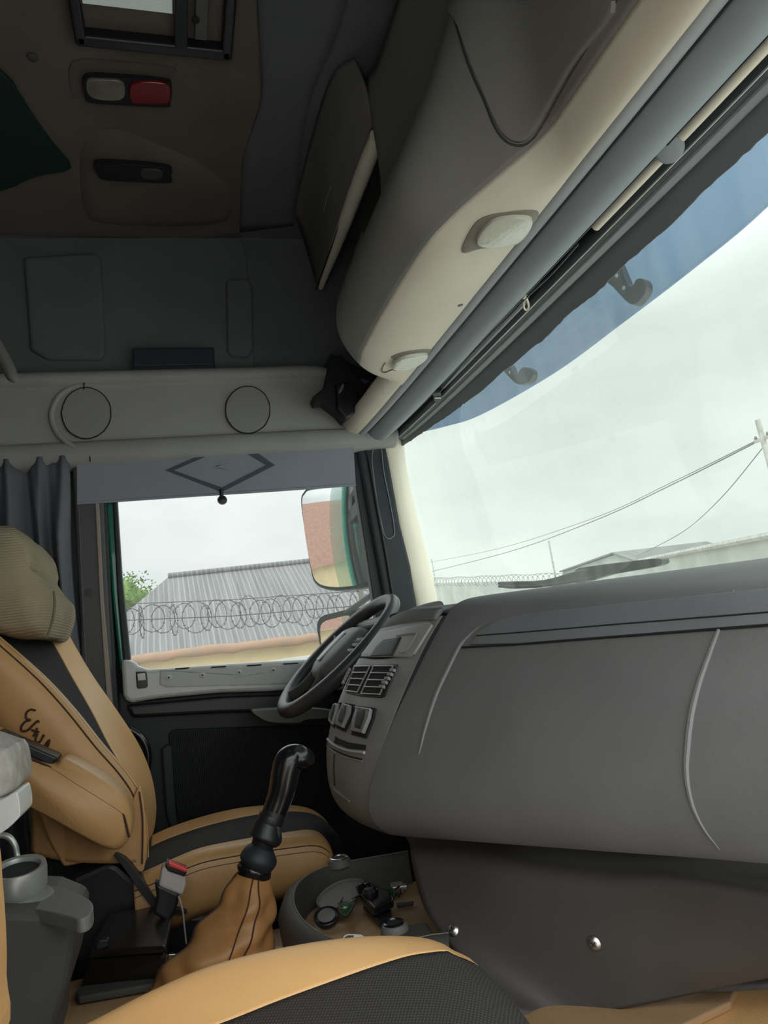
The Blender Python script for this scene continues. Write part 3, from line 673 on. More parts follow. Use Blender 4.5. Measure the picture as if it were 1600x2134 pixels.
# pull handle / armrest lip behind the wheel
prism('pull_handle', spline(PY([(526, 1482), (560, 1478), (640, 1476), (700, 1482), (690, 1496), (640, 1500), (620, 1507), (570, 1506), (545, 1498)], .90), 4, True), (0, .1, 0), mat('handle_grey', (.16, .17, .17), .5), door, .008)
o = box('door_skin', (.3, 1.13, .15), (1.1, .04, 1.5), m_green, door, .01)
# door glass
g_ = PY([(232, 1030), (745, 960), (800, 1250), (805, 1400), (265, 1400)], 1.075)
o = prism('window_1', g_, (0, .004, 0), g_side); struct(o, 'driver door window glass', 'window')
# grab loop beside the seat
o = tube('grab_handle', [P(270, 1520, y=.93), P(292, 1535, y=.93), P(306, 1560, y=.93), P(308, 1590, y=.93), P(300, 1640, y=.93)], .010, m_gloss, n=6, seg=14); tag(o, 'glossy black grab handle between the driver seat and the door', 'handle')

# roller blind in the door window
t = thing('side_blind', 'blue grey door window blind with a dark diamond and pull knob', 'blind', tuple(P(450, 1035, y=.99)))
sb = Surf([[P(160, 930, y=.995), P(400, 925, y=.995), P(600, 905, y=.995), P(734, 895, y=.995)], [P(161, 1052, y=.995), P(400, 1036, y=.995), P(600, 1023, y=.995), P(741, 1012, y=.995)]], 4, 4)
sb.slab('fabric', [(160, 930), (300, 930), (734, 895), (736, 930), (741, 1012), (600, 1023), (400, 1037), (161, 1052)], 0, .003, m_blind, t)
hem = tube('hem_bar', [P(161, 1049, y=.994), P(741, 1010, y=.994)], .0045, m_blind, t, seg=10)
dm = bmesh.new()
oc = [(345, 981), (460, 930), (505, 922), (572, 970), (462, 1026)]
ic = [(362, 981), (462, 938), (494, 934), (554, 970), (462, 1017)]
n5 = 5
for i in range(n5):
    a, b, c_, d_ = [sb.on(*q, .0045) for q in (oc[i], oc[(i+1) % n5], ic[(i+1) % n5], ic[i])]
    dm.faces.new([dm.verts.new(v) for v in (a, b, c_, d_)])
bmesh.ops.remove_doubles(dm, verts=dm.verts, dist=1e-5)
dmo = bm_obj('diamond_band', dm, m_blindd, t, smooth=False); s = dmo.modifiers.new('s', 'SOLIDIFY'); s.thickness = .001
kn = lathe('pull_knob', P(463, 1042, y=.992), (0, -1, 0), [(.013, -.004), (.015, 0), (.013, .006), (.004, .009), (0, .009)], m_black, t)
tube('knob_neck', [P(461, 1020, y=.99), P(462, 1038, y=.99)], .006, m_black, t, seg=10)

# A pillar: dark inner post with long oval recess, beige outer post
ap = prism('trim_3', PY([(742, 922), (800, 905), (812, 960), (835, 1090), (858, 1180), (875, 1300), (820, 1330), (800, 1240), (772, 1090), (757, 1000)], 1.03), (0, .07, 0), m_rub, bev=.012); struct(ap, 'dark windscreen pillar post', 'trim')
tube('oval_groove', [P(a, b, y=1.027) for a, b in [(778, 935), (775, 960), (785, 1040), (797, 1100), (801, 1115), (808, 1123), (817, 1120), (822, 1108), (815, 1060), (800, 985), (795, 935)]], .0016, m_bluegrey, ap, n=5, seg=6)
tube('seal_line', [P(a, b, y=1.027) for a, b in [(748, 925), (765, 945), (773, 985), (786, 1060), (803, 1150), (818, 1240)]], .005, m_black, ap, n=5, seg=8)
# beige outer post, round section following the glass edge
def pil(pts, y): return PY(pts, y)
A = [(838, 890), (834, 920), (842, 990), (862, 1080), (885, 1170), (902, 1245), (905, 1275)]
B = [(800, 900), (803, 930), (815, 1000), (832, 1090), (850, 1180), (868, 1250), (872, 1280)]
Mi = [(822, 893), (820, 925), (830, 995), (848, 1085), (868, 1173), (886, 1247), (890, 1278)]
rows = [PY(B, 1.06), PY(B, 1.045), PY(Mi, 1.055), PY(A, 1.10), PY(A, 1.13)]
o = patch('trim_4', rows, m_beige, None, .012, off=1); struct(o, 'beige windscreen pillar trim', 'trim')

# ================================================================= WINDSCREEN + HEADER
def wx(y, z): return .92-.02*(z-1.0)/.6*2.5-.07*(abs(y)/1.15)**2.2
ys = [-1.14+2.28*k/24 for k in range(25)]
o = patch('window_2', [[V(wx(y, z), y, z) for z in (.93, 1.15, 1.4, 1.70)] for y in ys], g_wind, None, 0, nu=0); s = o.modifiers.new('s', 'SOLIDIFY'); s.thickness = .005
struct(o, 'large dusty windscreen', 'window')
# ceramic band with ragged edge at the top of the glass
rows = []
for k in range(160):
    y = -1.12+2.24*k/159; zz = 1.588+.006*noise.noise(V(y*9, 0, 0))+.003*noise.noise(V(y*60, 3, 0)); fade = .03*max(0, abs(y)-.6)
    rows.append([V(wx(y, zz)-.006, y, zz+fade), V(wx(y, 1.72)-.006, y, 1.72)])
o = patch('frit_band', rows, mat('black_frit', (.16, .185, .20), .6), None, .002, nu=0); struct(o, 'dark ragged edged band along the top of the windscreen', 'window')
# smoked visor outside
rows = []
low = [(1900, 120), (1600, 428), (1450, 555), (1300, 670), (1150, 780), (1000, 865), (930, 888), (880, 900), (845, 905)]
for a, b in low:
    X_ = 1.03
    p = P(a, b, x=X_)
    if p.y > .80:
        yy = {930: .95, 880: 1.07, 845: 1.14, 1000: .80}.get(a, 1.1); p = P(a, b, y=yy)
    rows.append([p, p+V(-.012, 0, .07), p+V(-.03, 0, .17), p+V(-.06, 0, .27)])
o = patch('sun_visor', rows, g_visor, None, .004); tag(o, 'smoked blue exterior sun visor along the top of the windscreen', 'visor')
def bracket(pts, x, label):
    c = P(*pts[0], x=x); t = thing('visor_bracket', label, 'bracket', tuple(c), 'hook shaped visor brackets')
    prism('hook', spline([P(a, b, x=x) for a, b in pts], 3, True), (.025, .01, 0), m_rub, t, .003)
    return t
t1 = bracket([(1020, 740), (1040, 735), (1060, 760), (1068, 775), (1078, 778), (1084, 768), (1096, 765), (1108, 775), (1104, 793), (1088, 801), (1072, 798), (1050, 775), (1030, 755)], .98, 'dark hook shaped visor bracket nearest the driver side')
t2 = bracket([(1250, 545), (1282, 540), (1300, 575), (1308, 592), (1318, 594), (1324, 582), (1338, 580), (1346, 592), (1342, 612), (1322, 634), (1304, 628), (1278, 600), (1258, 580)], .98, 'dark hook shaped visor bracket nearest the camera')
for tt, spots in ((t1, ((1047, 756), (1062, 776))), (t2, ((1285, 575), (1300, 600)))):
    for a, b in spots: lathe('rivet', P(a, b, x=.979), (-1, 0, 0), [(.0045, 0), (.004, .002), (0, .003)], m_white, tt, seg=10)

# header bars: the windscreen roller blind cassette
hb = thing('windscreen_blind', 'long blue grey roller blind cassette along the windscreen header', 'blind', (.72, 0, 1.6))
def lat(name, pr, m, y0=-1.1, y1=1.05, parent=hb, sweep=.0):
    """constant (x,z) profile swept across the cab with a slight bow at the ends"""
    rows = []
    for k in range(25):
        y = y0+(y1-y0)*k/24; bow = -.02*(abs(y)/1.05)**4
        rows.append([V(x+bow, y, z) for x, z in pr])
    g = [spline(r, 4, True) for r in rows]
    bm = bmesh.new(); vv = grid_mesh(bm, g, closed_v=True); bm.faces.new(vv[0]); bm.faces.new(vv[-1])
    return bm_obj(name, bm, m, parent, sharp=35)
lat('upper_bead', [(.640, 1.628), (.650, 1.620), (.662, 1.622), (.668, 1.632), (.66, 1.66), (.645, 1.66)], m_purple)
lat('cassette', [(.672, 1.626), (.69, 1.604), (.715, 1.598), (.735, 1.606), (.742, 1.63), (.73, 1.68), (.68, 1.68)], m_bluegrey)
lat('groove_strip', [(.664, 1.632), (.672, 1.626), (.676, 1.66), (.664, 1.66)], m_rub)
lat('slot', [(.744, 1.628), (.756, 1.624), (.762, 1.64), (.76, 1.69), (.742, 1.69)], m_matt)
tube('blind_rod', [V(.767+(-.02*(abs(y)/1.05)**4), y, 1.624) for y in [-1.0+.98*k/10 for k in range(9)]], .0085, m_beige, hb, seg=14)
tube('blind_rod', [V(.767+(-.02*(abs(y)/1.05)**4), y, 1.624) for y in [.06+.5*k/8 for k in range(9)]], .0075, m_bluegrey, hb, seg=14)
lat('lower_channel', [(.778, 1.632), (.788, 1.618), (.80, 1.616), (.812, 1.628), (.81, 1.69), (.782, 1.69)], m_rub)
lat('lower_lip', [(.812, 1.630), (.822, 1.618), (.834, 1.62), (.85, 1.64), (.85, 1.70), (.815, 1.70)], m_bluegrey)
tube('trim_line', [V(.748-.02*(abs(y)/1.05)**4, y, 1.616) for y in [-1.0+2*k/20 for k in range(21)]], .0018, m_black, hb, seg=6)
tube('trim_line', [V(.785-.02*(abs(y)/1.05)**4, y, 1.613) for y in [-1.0+2*k/20 for k in range(21)]], .0018, m_ring, hb, seg=6)
kc = P(1395, 310, z=1.615)
k_ = lathe('pull_knob', kc, (-.5, -.5, -.7), [(.008, -.012), (.018, -.008), (.021, 0), (.018, .006), (.012, .008), (0, .008)], m_bluegrey, hb)
t = thing('cord_clip', 'tiny pale plastic clip hanging from the windscreen blind cord', 'clip', tuple(P(1096, 632, z=1.60)))
tube('loop', [P(a, b, z=1.60) for a, b in [(1096, 622), (1091, 632), (1092, 642), (1097, 646), (1101, 640), (1100, 630)]], .0022, m_beige, t, closed=True, n=4, seg=8)
box('tab', P(1095, 619, z=1.602), (.010, .010, .006), m_beige, t, .001)
o = tube('cord', [P(1205, 508, z=1.605), P(1150, 570, z=1.60), P(1095, 622, z=1.60), P(1060, 660, z=1.597), P(990, 730, z=1.60), P(905, 830, z=1.61)], .0022, m_black, n=6, seg=6); tag(o, 'thin black blind cord along the windscreen header', 'cord')
t = thing('cord_guide', 'small dark cord guide near the driver end of the windscreen header', 'bracket', tuple(P(910, 830, z=1.61)))
prism('block', PZ([(900, 820), (918, 818), (922, 836), (906, 842)], 1.602), (0, 0, .02), m_rub, t, .003)
tube('pin', [P(905, 829, z=1.60), P(918, 829, z=1.60)], .003, m_ring, t, seg=8)

# ================================================================= OVERHEAD CONSOLE
oh = thing('overhead_console', 'large curved beige grey overhead console with bulge above the windscreen', 'console', (.6, 0, 1.63))
def amt(y):
    """how far the driver side bulge stands out (0..1)"""
    pts = [(-1.2, 0), (-.40, .0), (-.34, .02), (-.26, .42), (-.17, .84), (-.08, .97), (.05, 1.0), (.22, 1.0), (.34, .96), (.44, .82), (.49, .6), (.525, .25), (.54, .0)]
    for (a, va), (b, vb) in zip(pts, pts[1:]):
        if a <= y <= b:
            t_ = (y-a)/(b-a); t_ = t_*t_*(3-2*t_) if False else t_; return va+(vb-va)*t_
    return 0
flat = [(.640, 1.628), (.632, 1.632), (.624, 1.645), (.618, 1.67), (.613, 1.72), (.608, 1.80), (.603, 1.90), (.598, 2.0), (.590, 2.08), (.578, 2.15), (.563, 2.22), (.555, 2.29), (.548, 2.38)]
bulg = [(.640, 1.628), (.59, 1.622), (.535, 1.622), (.492, 1.630), (.462, 1.650), (.432, 1.690), (.425, 1.735), (.445, 1.79), (.485, 1.86), (.53, 1.93), (.565, 2.0), (.575, 2.12), (.570, 2.30)]
yy = [-1.08, -.9, -.7, -.55, -.45, -.40, -.36, -.32, -.28, -.24, -.20, -.15, -.1, -.03, .05, .12, .20, .285, .34, .40, .44, .48, .51, .53, .54]
def ohp(y):
    k = amt(y); r = []
    for i, ((a, b), (c_, d_)) in enumerate(zip(flat, bulg)):
        x, z = a+(c_-a)*k, b+(d_-b)*k
        if y > .285 and i >= 9:                     # driver side: top of the bulge only, the open cavity is above
            f = min(1, (y-.285)/.03); x, z = x+(.60+.03*(i-9)-x)*f, z+(2.0+.004*i-z)*f
        if y > .285:                                 # rounded end
            pass
        r.append(V(x, y, z))
    return r
rows = [ohp(y) for y in yy]
ohs = Surf(rows, 3, 5, off=.004)
KS = 5*3+3
for nm_, gg, mm_ in (('underside', [r[:KS+1] for r in ohs.g], m_beige), ('body', [r[KS:] for r in ohs.g], m_console)):
    bm = bmesh.new(); grid_mesh(bm, gg); me = bpy.data.meshes.new(nm_); bm.to_mesh(me); bm.free(); o = link(nm_, me, mm_, oh); s = o.modifiers.new('s', 'SOLIDIFY'); s.thickness = .008; s.offset = 0
o['label'] = 'dark grey upper body'
# end cap closing the bulge
bm = bmesh.new(); e = [p.copy() for p in ohs.g[-1]]; 
bm.faces.new([bm.verts.new(p) for p in [*ohp(.53), V(.70, .53, 2.0), V(.70, .53, 1.64)]]); bm_obj('end_cap', bm, m_matt, oh, smooth=False)
# header trim strip out to the pillar
lat('header_trim', [(.64, 1.628), (.615, 1.628), (.598, 1.640), (.592, 1.66), (.60, 1.68), (.64, 1.68)], m_beige, .50, 1.04, oh)
# lids on the centre section
def lid(pts, label, h=.008):
    o = ohs.slab('lid', pts, -.002, h, m_console, oh, .005, n=4, seg=3); return o
l1 = lid([(1290, 2), (1200, 140), (1128, 262), (1104, 292), (1085, 300), (1062, 293), (1040, 268), (1012, 205), (985, 140), (960, 60), (948, 2), (1100, 2)], 'a', .007)
ohs.line('lid_edge', [(1292, 0), (1200, 146), (1130, 268), (1105, 298), (1083, 306), (1058, 298), (1034, 270), (1008, 208), (980, 144), (955, 62), (943, 0)], .002, m_greyd, oh, .0, n=5)
ohs.line('lid_edge', [(985, 150), (1010, 100), (1035, 50), (1062, 0)], .0015, m_greyd, oh, .004, n=5)
# map lamps
def map_lamp(out, lens, label, sock):
    c = ohs.on(sum(a for a, b in out)/len(out), sum(b for a, b in out)/len(out))
    t = thing('map_lamp', label, 'lamp', tuple(c), 'map lamps under the overhead console')
    ohs.slab('bezel', out, -.004, .003, sock, t, .002, n=4)
    ohs.slab('lens', lens, .001, .011, m_lens, t, .004, n=4, seg=3)
m_sock = mat('lamp_socket', (.22, .20, .16), .5)
map_lamp([(962, 520), (978, 478), (1005, 450), (1060, 437), (1118, 434), (1112, 462), (1090, 495), (1050, 507), (1000, 512)], [(992, 492), (1008, 466), (1035, 447), (1080, 440), (1106, 446), (1096, 472), (1074, 494), (1040, 502), (1006, 502)], 'frosted map lamp nearest the camera under the overhead console', m_sock)
map_lamp([(795, 772), (808, 745), (840, 730), (890, 724), (898, 732), (885, 750), (860, 762), (830, 766)], [(815, 757), (825, 742), (850, 733), (885, 729), (888, 736), (872, 750), (848, 760), (825, 762)], 'frosted map lamp nearest the driver door under the overhead console', m_sock)
lathe('screw_cap', ohs.on(958, 632), ohs.nrm(*ohs.find(958, 632)), [(.006, 0), (.006, .001), (.003, .002), (0, .002)], m_grey, oh, seg=16)
# back of the open compartment and its dark inside
o = box('compartment_liner', (.745, .69, 1.98), (.03, .80, .68), m_matt, oh)
# locker door with bright handle
lk = thing('locker_door', 'dark overhead locker door with a long brushed metal handle edge', 'locker door', (.57, .66, 2.18))
hbL, hbR = P(660, 600, y=1.03), P(776, 262, y=.285)
rows = [[P(660, 598, y=1.03), P(700, 480, y=.72), P(740, 366, y=.46), P(777, 255, y=.285)],
        [P(632, 500, y=1.03), P(675, 380, z=2.27), P(716, 255, z=2.27), P(757, 180, z=2.28)],
        [P(612, 440, z=ZC-.01), P(648, 290, z=ZC-.01), P(690, 160, z=ZC-.01), P(738, 120, z=ZC-.01)]]
patch('panel', rows, m_lid, lk, .012)
hl = [P(668, 600, y=1.02), P(708, 492, y=.735), P(749, 380, y=.475), P(787, 284, y=.30)]
tube('handle', hl, [.009, .019, .022, .021], m_alu, lk, n=6, seg=18)
tube('handle_seam', [p+V(-.017, 0, -.006) for p in hl], .0025, m_matt, lk, n=5, seg=6)
tube('scratch', [P(690, 388, z=2.24), P(682, 410, z=2.24), P(674, 440, z=2.235)], .0008, m_lens, lk, n=3, seg=5)
# ceiling border next to the locker door
rows = [[P(540, -300, z=ZC-.008), P(538, 0, z=ZC-.008), P(546, 200, z=ZC-.008), P(507, 330, z=ZC-.008), P(500, 485, z=ZC-.008)],
        [P(800, -500, z=ZC-.02), P(725, 0, z=ZC-.014), P(640, 230, z=ZC-.014), P(620, 400, z=ZC-.014), P(612, 470, z=ZC-.014)]]
o = patch('ceiling_border', rows, m_wall, None, .004); struct(o, 'grey border of the headliner towards the overhead locker', 'ceiling')
# dark mechanism in the open space at the end of the console
o = prism('recess_shade', PY([(640, 850), (655, 800), (690, 735), (760, 770), (790, 785), (735, 885), (718, 892)], 1.0), (0, .02, 0), mat('recess_dark', (.03, .04, .045), .8), bev=.006); struct(o, 'dark panel standing for the shade in the recess beside the driver end of the overhead console', 'wall')  # dark sheet put in to paint the shade of the recess
t = thing('blind_motor', 'black latch mechanism in the gap between overhead console and side wall', 'mechanism', tuple(P(700, 830, y=.86)))
prism('bracket', PY([(690, 745), (712, 738), (760, 800), (776, 790), (735, 862), (718, 880), (700, 860), (672, 838), (655, 842), (650, 828), (676, 806)], .86), (0, .05, 0), m_matt, t, .006)
prism('arm', PY([(700, 800), (740, 795), (752, 850), (722, 872), (704, 850)], .84), (0, .03, 0), m_black, t, .005)
prism('tab', spline(PY([(707, 812), (713, 800), (717, 802), (713, 814), (706, 820)], .835), 3, True), (0, .004, 0), m_lens2, t, .001)

# ================================================================= MIRRORS OUTSIDE
def mirror(name, out, glass, y, label, R=1.5, nx=-.75, ny=-.66, shellm=m_rub):
    c = sum((P(a, b, y=y) for a, b in glass), Vector())/len(glass)
    n_ = V(nx, ny, 0).normalized(); s_ = V(-ny, nx, 0).normalized(); s_ = s_ if s_.x > 0 else -s_; up = V(0, 0, 1)
    def onpl(a, b, off=0):
        d = ray(a, b); t_ = ((c+n_*off)-CAM).dot(n_)/d.dot(n_); return CAM+d*t_
    t = thing(name, label, 'mirror', tuple(c), 'door mirrors outside the driver window')
    ol = spline([onpl(a, b) for a, b in out], 5, True); cc = sum(ol, Vector())/len(ol)
    bm = bmesh.new(); g = [[cc+(p-cc)*k-n_*h for p in ol] for k, h in ((.99, -.004), (1, .0), (1.02, .02), (.95, .06), (.75, .10), (.4, .12))]
    vv = grid_mesh(bm, g, closed_v=True); bm.faces.new(vv[0]); bm.faces.new(vv[-1]); bm_obj('housing', bm, shellm, t, sharp=60)
    gl = spline([onpl(a, b) for a, b in glass], 5, True); bm = bmesh.new(); g = []
    cc = sum(gl, Vector())/len(gl)
    for k in (1, .9, .8, .7, .6, .5, .4, .3, .2, .1, .01):
        row = []
        for p in gl:
            q = cc+(p-cc)*k; r2 = (q-c).length_squared; row.append(q+n_*(.024-r2/(2*R)))
        g.append(row)
    vv = grid_mesh(bm, g, closed_v=True); bm.faces.new(vv[-1]); bm_obj('mirror_glass', bm, m_mirror, t); return t, c
t, c = mirror('door_mirror', [(628, 1045), (634, 1025), (648, 1016), (700, 1010), (752, 1008), (766, 1020), (772, 1110), (778, 1200), (770, 1222), (716, 1230), (680, 1228), (660, 1218), (650, 1195), (636, 1110)],
              [(633, 1046), (638, 1030), (650, 1022), (700, 1017), (748, 1015), (760, 1024), (764, 1110), (770, 1195), (762, 1215), (716, 1223), (682, 1221), (664, 1212), (655, 1190), (641, 1110)], 1.38, 'large convex door mirror reflecting the green cab side')
tube('mirror_arm', [c+V(.05, -.02, -.1), c+V(.12, -.1, -.14), c+V(.12, -.24, -.16)], .012, m_rub, t, n=4)
t, c = mirror('door_mirror', [(664, 1325), (662, 1300), (672, 1284), (700, 1276), (735, 1268), (745, 1275), (740, 1320), (725, 1358), (695, 1360), (672, 1352)],
              [(676, 1325), (676, 1305), (685, 1294), (705, 1288), (730, 1282), (736, 1288), (732, 1318), (718, 1346), (695, 1350), (680, 1345)], 1.36, 'small square door mirror half hidden behind the steering wheel', nx=-.75, ny=-.6)
tube('mirror_arm', [c+V(.02, 0, .05), c+V(.09, -.2, .1)], .010, m_rub, t, n=4)

# ================================================================= DASHBOARD
def prof0():   # (x, z) at the cluster edge, y = 0
    return [(.86, .985), (.66, 1.005), (.54, 1.008), (.49, 1.0), (.462, .975), (.425, .93), (.398, .893), (.345, .82), (.305, .752), (.285, .705), (.292, .668), (.335, .642), (.40, .635)]
def prof5():   # at y = -.5
    return [(.88, .985), (.80, .992), (.72, .988), (.665, .972), (.637, .955), (.612, .925), (.588, .888), (.548, .832), (.523, .78), (.518, .745), (.528, .71), (.556, .682), (.62, .672)]
p0, p5 = prof0(), prof5()
def dcol(y):
    k = min(1.25, -y/.5)
    k2 = k
    return [V(a+(c_-a)*k2, y, b+(d_-b)*k2) for (a, b), (c_, d_) in zip(p0, p5)]
dy = [.012, -.06, -.15, -.25, -.36, -.5, -.65, -.82, -1.0]
dsf = Surf([dcol(y) for y in dy], 6, 6, off=.005)
db = thing('dashboard', 'long dark grey rounded dashboard body in front of the passenger seat', 'dashboard', (.55, -.3, .64))
bm = bmesh.new(); grid_mesh(bm, dsf.g); me = bpy.data.meshes.new('body'); bm.to_mesh(me); bm.free(); o = link('body', me, m_dash, db); s = o.modifiers.new('s', 'SOLIDIFY'); s.thickness = .01; s.offset = 0
o.modifiers.new('sub', 'SUBSURF').levels = 0
# upper glove flap, slightly proud and its grooves
dsf.slab('upper_flap', [(985, 1347), (1000, 1325), (1035, 1302), (1100, 1285), (1300, 1265), (1750, 1222), (1750, 1295), (1600, 1307), (1400, 1322), (1200, 1337), (1080, 1346)], -.002, .0035, m_top, db, .0015)
dsf.line('groove', [(968, 1353), (1080, 1347), (1200, 1338), (1400, 1323), (1600, 1308), (1680, 1301)], .0018, m_matt, db, .0015)
dsf.line('groove', [(1000, 1330), (1100, 1323), (1300, 1307), (1500, 1292), (1640, 1281)], .0012, m_matt, db, .0035)
m_welt = mat('seam_welt', (.20, .20, .20), .5)
dsf.line('seam', [(1022, 1300), (1000, 1312), (978, 1332), (962, 1352), (938, 1400), (915, 1450), (895, 1510), (882, 1560), (878, 1575)], .0035, m_welt, db, .001, taper=True)
dsf.line('seam', [(1534, 1236), (1515, 1290), (1503, 1318), (1478, 1385), (1460, 1440), (1446, 1500), (1438, 1570), (1437, 1620), (1448, 1675), (1470, 1720), (1505, 1765)], .0035, m_welt, db, .001, taper=True)
# centre cluster panel, wrapping towards the driver
Rr = [(925, 1285), (890, 1345), (855, 1420), (822, 1500), (797, 1570), (780, 1635), (778, 1680), (798, 1712), (850, 1738)]
Lr = [(795, 1312), (748, 1378), (713, 1450), (690, 1520), (683, 1572), (690, 1640), (713, 1682), (755, 1712), (800, 1728)]
rows = []
for k, y in ((0, .018), (.33, .10), (.66, .19), (1, .27)):
    rows.append([P(r[0]+(l[0]-r[0])*k, r[1]+(l[1]-r[1])*k, y=y) + V(-.012*math.sin(math.pi*k), 0, 0) for r, l in zip(Rr, Lr)])
rows.append([p+V(.03, .015, 0) for p in rows[-1]]); rows.append([p+V(.12, .02, 0) for p in rows[-1]])
cl = thing('centre_cluster', 'lighter grey curved centre panel with air vents and switches', 'control panel', (.33, .15, .62))
cs = Surf(rows[:4], 6, 5, off=.003)
fg = refine(rows, 6, 5); bm = bmesh.new(); grid_mesh(bm, fg); me = bpy.data.meshes.new('panel'); bm.to_mesh(me); bm.free(); o = link('panel', me, m_clus, cl); s = o.modifiers.new('s', 'SOLIDIFY'); s.thickness = .006; s.offset = 0
# black gap between cluster and dash
tube('edge_gap', [P(a+2, b, y=.012) for a, b in Rr], .004, m_matt, cl, n=5, seg=6)
# display opening (sheet with dark window)
dpl = cs.slab('display_frame', [(792, 1322), (900, 1300), (905, 1306), (868, 1365), (858, 1372), (762, 1372), (757, 1367)], 0, .004, mat('display_frame', (.33, .33, .33), .4), cl, .002)
cs.slab('display_window', [(806, 1338), (842, 1333), (825, 1370), (778, 1371), (790, 1352)], .003, .006, m_lcd, dpl, .001)
cs.line('label_outline', [(832, 1330), (868, 1325), (873, 1330), (852, 1362), (838, 1364)], .0011, m_clus, dpl, .0055, n=4)
cs.line('panel_gap', [(752, 1372), (800, 1373), (866, 1366)], .0022, m_matt, cl, .001, n=4)
# vents: two louvred halves with ribbed wheels
def lerp2(q, u, v): # q: TL,TR,BR,BL
    ax = q[0][0]+(q[1][0]-q[0][0])*u; ay = q[0][1]+(q[1][1]-q[0][1])*u; bx = q[3][0]+(q[2][0]-q[3][0])*u; by = q[3][1]+(q[2][1]-q[3][1])*u
    return ax+(bx-ax)*v, ay+(by-ay)*v
cs.slab('vent_surround', [(742, 1388), (775, 1386), (832, 1387), (826, 1408), (806, 1452), (798, 1456), (752, 1452), (725, 1446), (722, 1440)], 0, .003, m_black, cl, .001)
for q in ([(746, 1392), (778, 1391), (751, 1447), (727, 1444)], [(786, 1391), (826, 1391), (798, 1452), (759, 1450)]):
    v_ = cs.slab('vent', q, .002, .0045, m_matt, cl)
    for k in range(5):
        a, b = lerp2(q, .02, .02+k*.24), lerp2(q, .98, .02+k*.24); cs.line('louvre', [a, b], .0016, m_ring, v_, .006, n=3)
    for side in (0, 1):
        a, b = lerp2(q, side, 0), lerp2(q, side, 1); cs.line('frame_bar', [a, b], .0014, m_clus, v_, .005, n=3)
    for k in range(3):
        for j in range(4):
            a, b = lerp2(q, .55+.1*k, .07+j*.24), lerp2(q, .5+.1*k, .19+j*.24); cs.line('fin', [a, b], .0007, m_greyd, v_, .0045, n=1)
for (a, b), (c_, d_) in (((828, 1402), (806, 1436)), ((734, 1400), (722, 1425))):
    for k in range(5):
        x_, y_ = a+(c_-a)*k/4, b+(d_-b)*k/4; cs.slab('wheel_rib', [(x_-5, y_-3), (x_+4, y_-3), (x_+2, y_+3), (x_-6, y_+3)], .004, .010, m_clus, cl, .001)
# rocker switches
for nm, q in (('a', [(752, 1473), (788, 1478), (784, 1500), (768, 1540), (738, 1533), (742, 1505)]), ('b', [(725, 1467), (743, 1470), (741, 1490), (724, 1527), (706, 1518), (711, 1495)]), ('c', [(707, 1467), (716, 1466), (712, 1490), (702, 1519), (693, 1510), (697, 1490)])):
    cx = sum(a for a, b in q)/6; cy = sum(b for a, b in q)/6
    s_ = cs.slab('rocker_switch', q, 0, .004, m_matt, cl, .001)
    q2 = [(cx+(a-cx)*.8, cy+(b-cy)*.80-1) for a, b in q]; cs.slab('rocker', q2, .003, .011, m_clus, s_, .002)
    q3 = [(cx+(a-cx)*.42+1, cy+(b-cy)*.62-2) for a, b in q]; cs.slab('symbol_plate', q3, .0095, .0125, m_lcd, s_, .001)
    a, b = q[0], q[1]; cs.line('rocker_lip', [(a[0]+2, a[1]+6), (b[0]-3, b[1]+6)], .0016, m_silver, s_, .012, n=2)
# slots and drawers
cs.slab('tray_slot', [(689, 1526), (700, 1536), (730, 1548), (766, 1554), (765, 1564), (728, 1560), (700, 1549), (688, 1538)], 0, .0015, m_matt, cl, .0005)
cs.line('slot_lip', [(687, 1541), (702, 1554), (730, 1565), (764, 1570)], .0028, m_silver, cl, .002)
cs.line('groove', [(685, 1553), (702, 1568), (730, 1580), (758, 1587)], .0014, m_ring, cl, .001)
cs.line('groove', [(684, 1550), (702, 1564), (730, 1576), (758, 1583)], .0014, m_matt, cl, .001)
cs.line('groove', [(701, 1572), (700, 1600), (702, 1636)], .0018, m_matt, cl, .001)
cs.line('groove', [(694, 1634), (705, 1648), (718, 1659), (732, 1668)], .0013, m_ring, cl, .001)
# hood above the cluster
rows = [[P(797, 1312, y=.27), P(850, 1298, y=.14), P(905, 1290, y=.03)],
        [P(803, 1298, y=.28), P(850, 1280, y=.15), P(915, 1272, y=.03)],
        [P(840, 1276, y=.30), P(875, 1266, y=.16), P(935, 1262, y=.03)],
        [V(.62, .34, 1.0), V(.62, .18, 1.002), V(.62, .02, 1.004)], [V(.86, .34, .985), V(.86, .18, .985), V(.86, .02, .985)]]
o = patch('hood', rows, m_dash, cl, .008)
# driver side of the dashboard: instrument binnacle and lower shell
dd = thing('driver_dashboard', 'dark instrument side of the dashboard behind the steering wheel', 'dashboard', (.6, .65, .5))
pr = [(.88, .98), (.66, 1.0), (.57, .99), (.55, .96), (.60, .90), (.58, .82), (.52, .76), (.50, .70), (.56, .60), (.7, .5)]
rows = [[V(x+dx, y, z+dz) for x, z in pr] for y, dx, dz in ((.30, -.06, -.01), (.42, -.02, 0), (.6, 0, .0), (.8, .02, 0), (.93, .06, -.02), (1.02, .14, -.03))]
patch('shell', rows, m_door, dd, .01)
pr2 = rows
prism('binnacle_hood', spline([V(.60, .43, 1.0), V(.50, .43, 1.015), V(.47, .43, .99), V(.56, .43, .93)], 4, True), (0, .36, 0), m_black, dd, .01)
# wide soft lip right next to the pillar
o = tube('defrost_duct', [P(915, 1262, y=.5), P(890, 1266, y=.7), P(860, 1275, y=.9)], .012, m_dash, None, n=4); tag(o, 'low rounded duct lip on the dashboard at the foot of the pillar', 'duct')

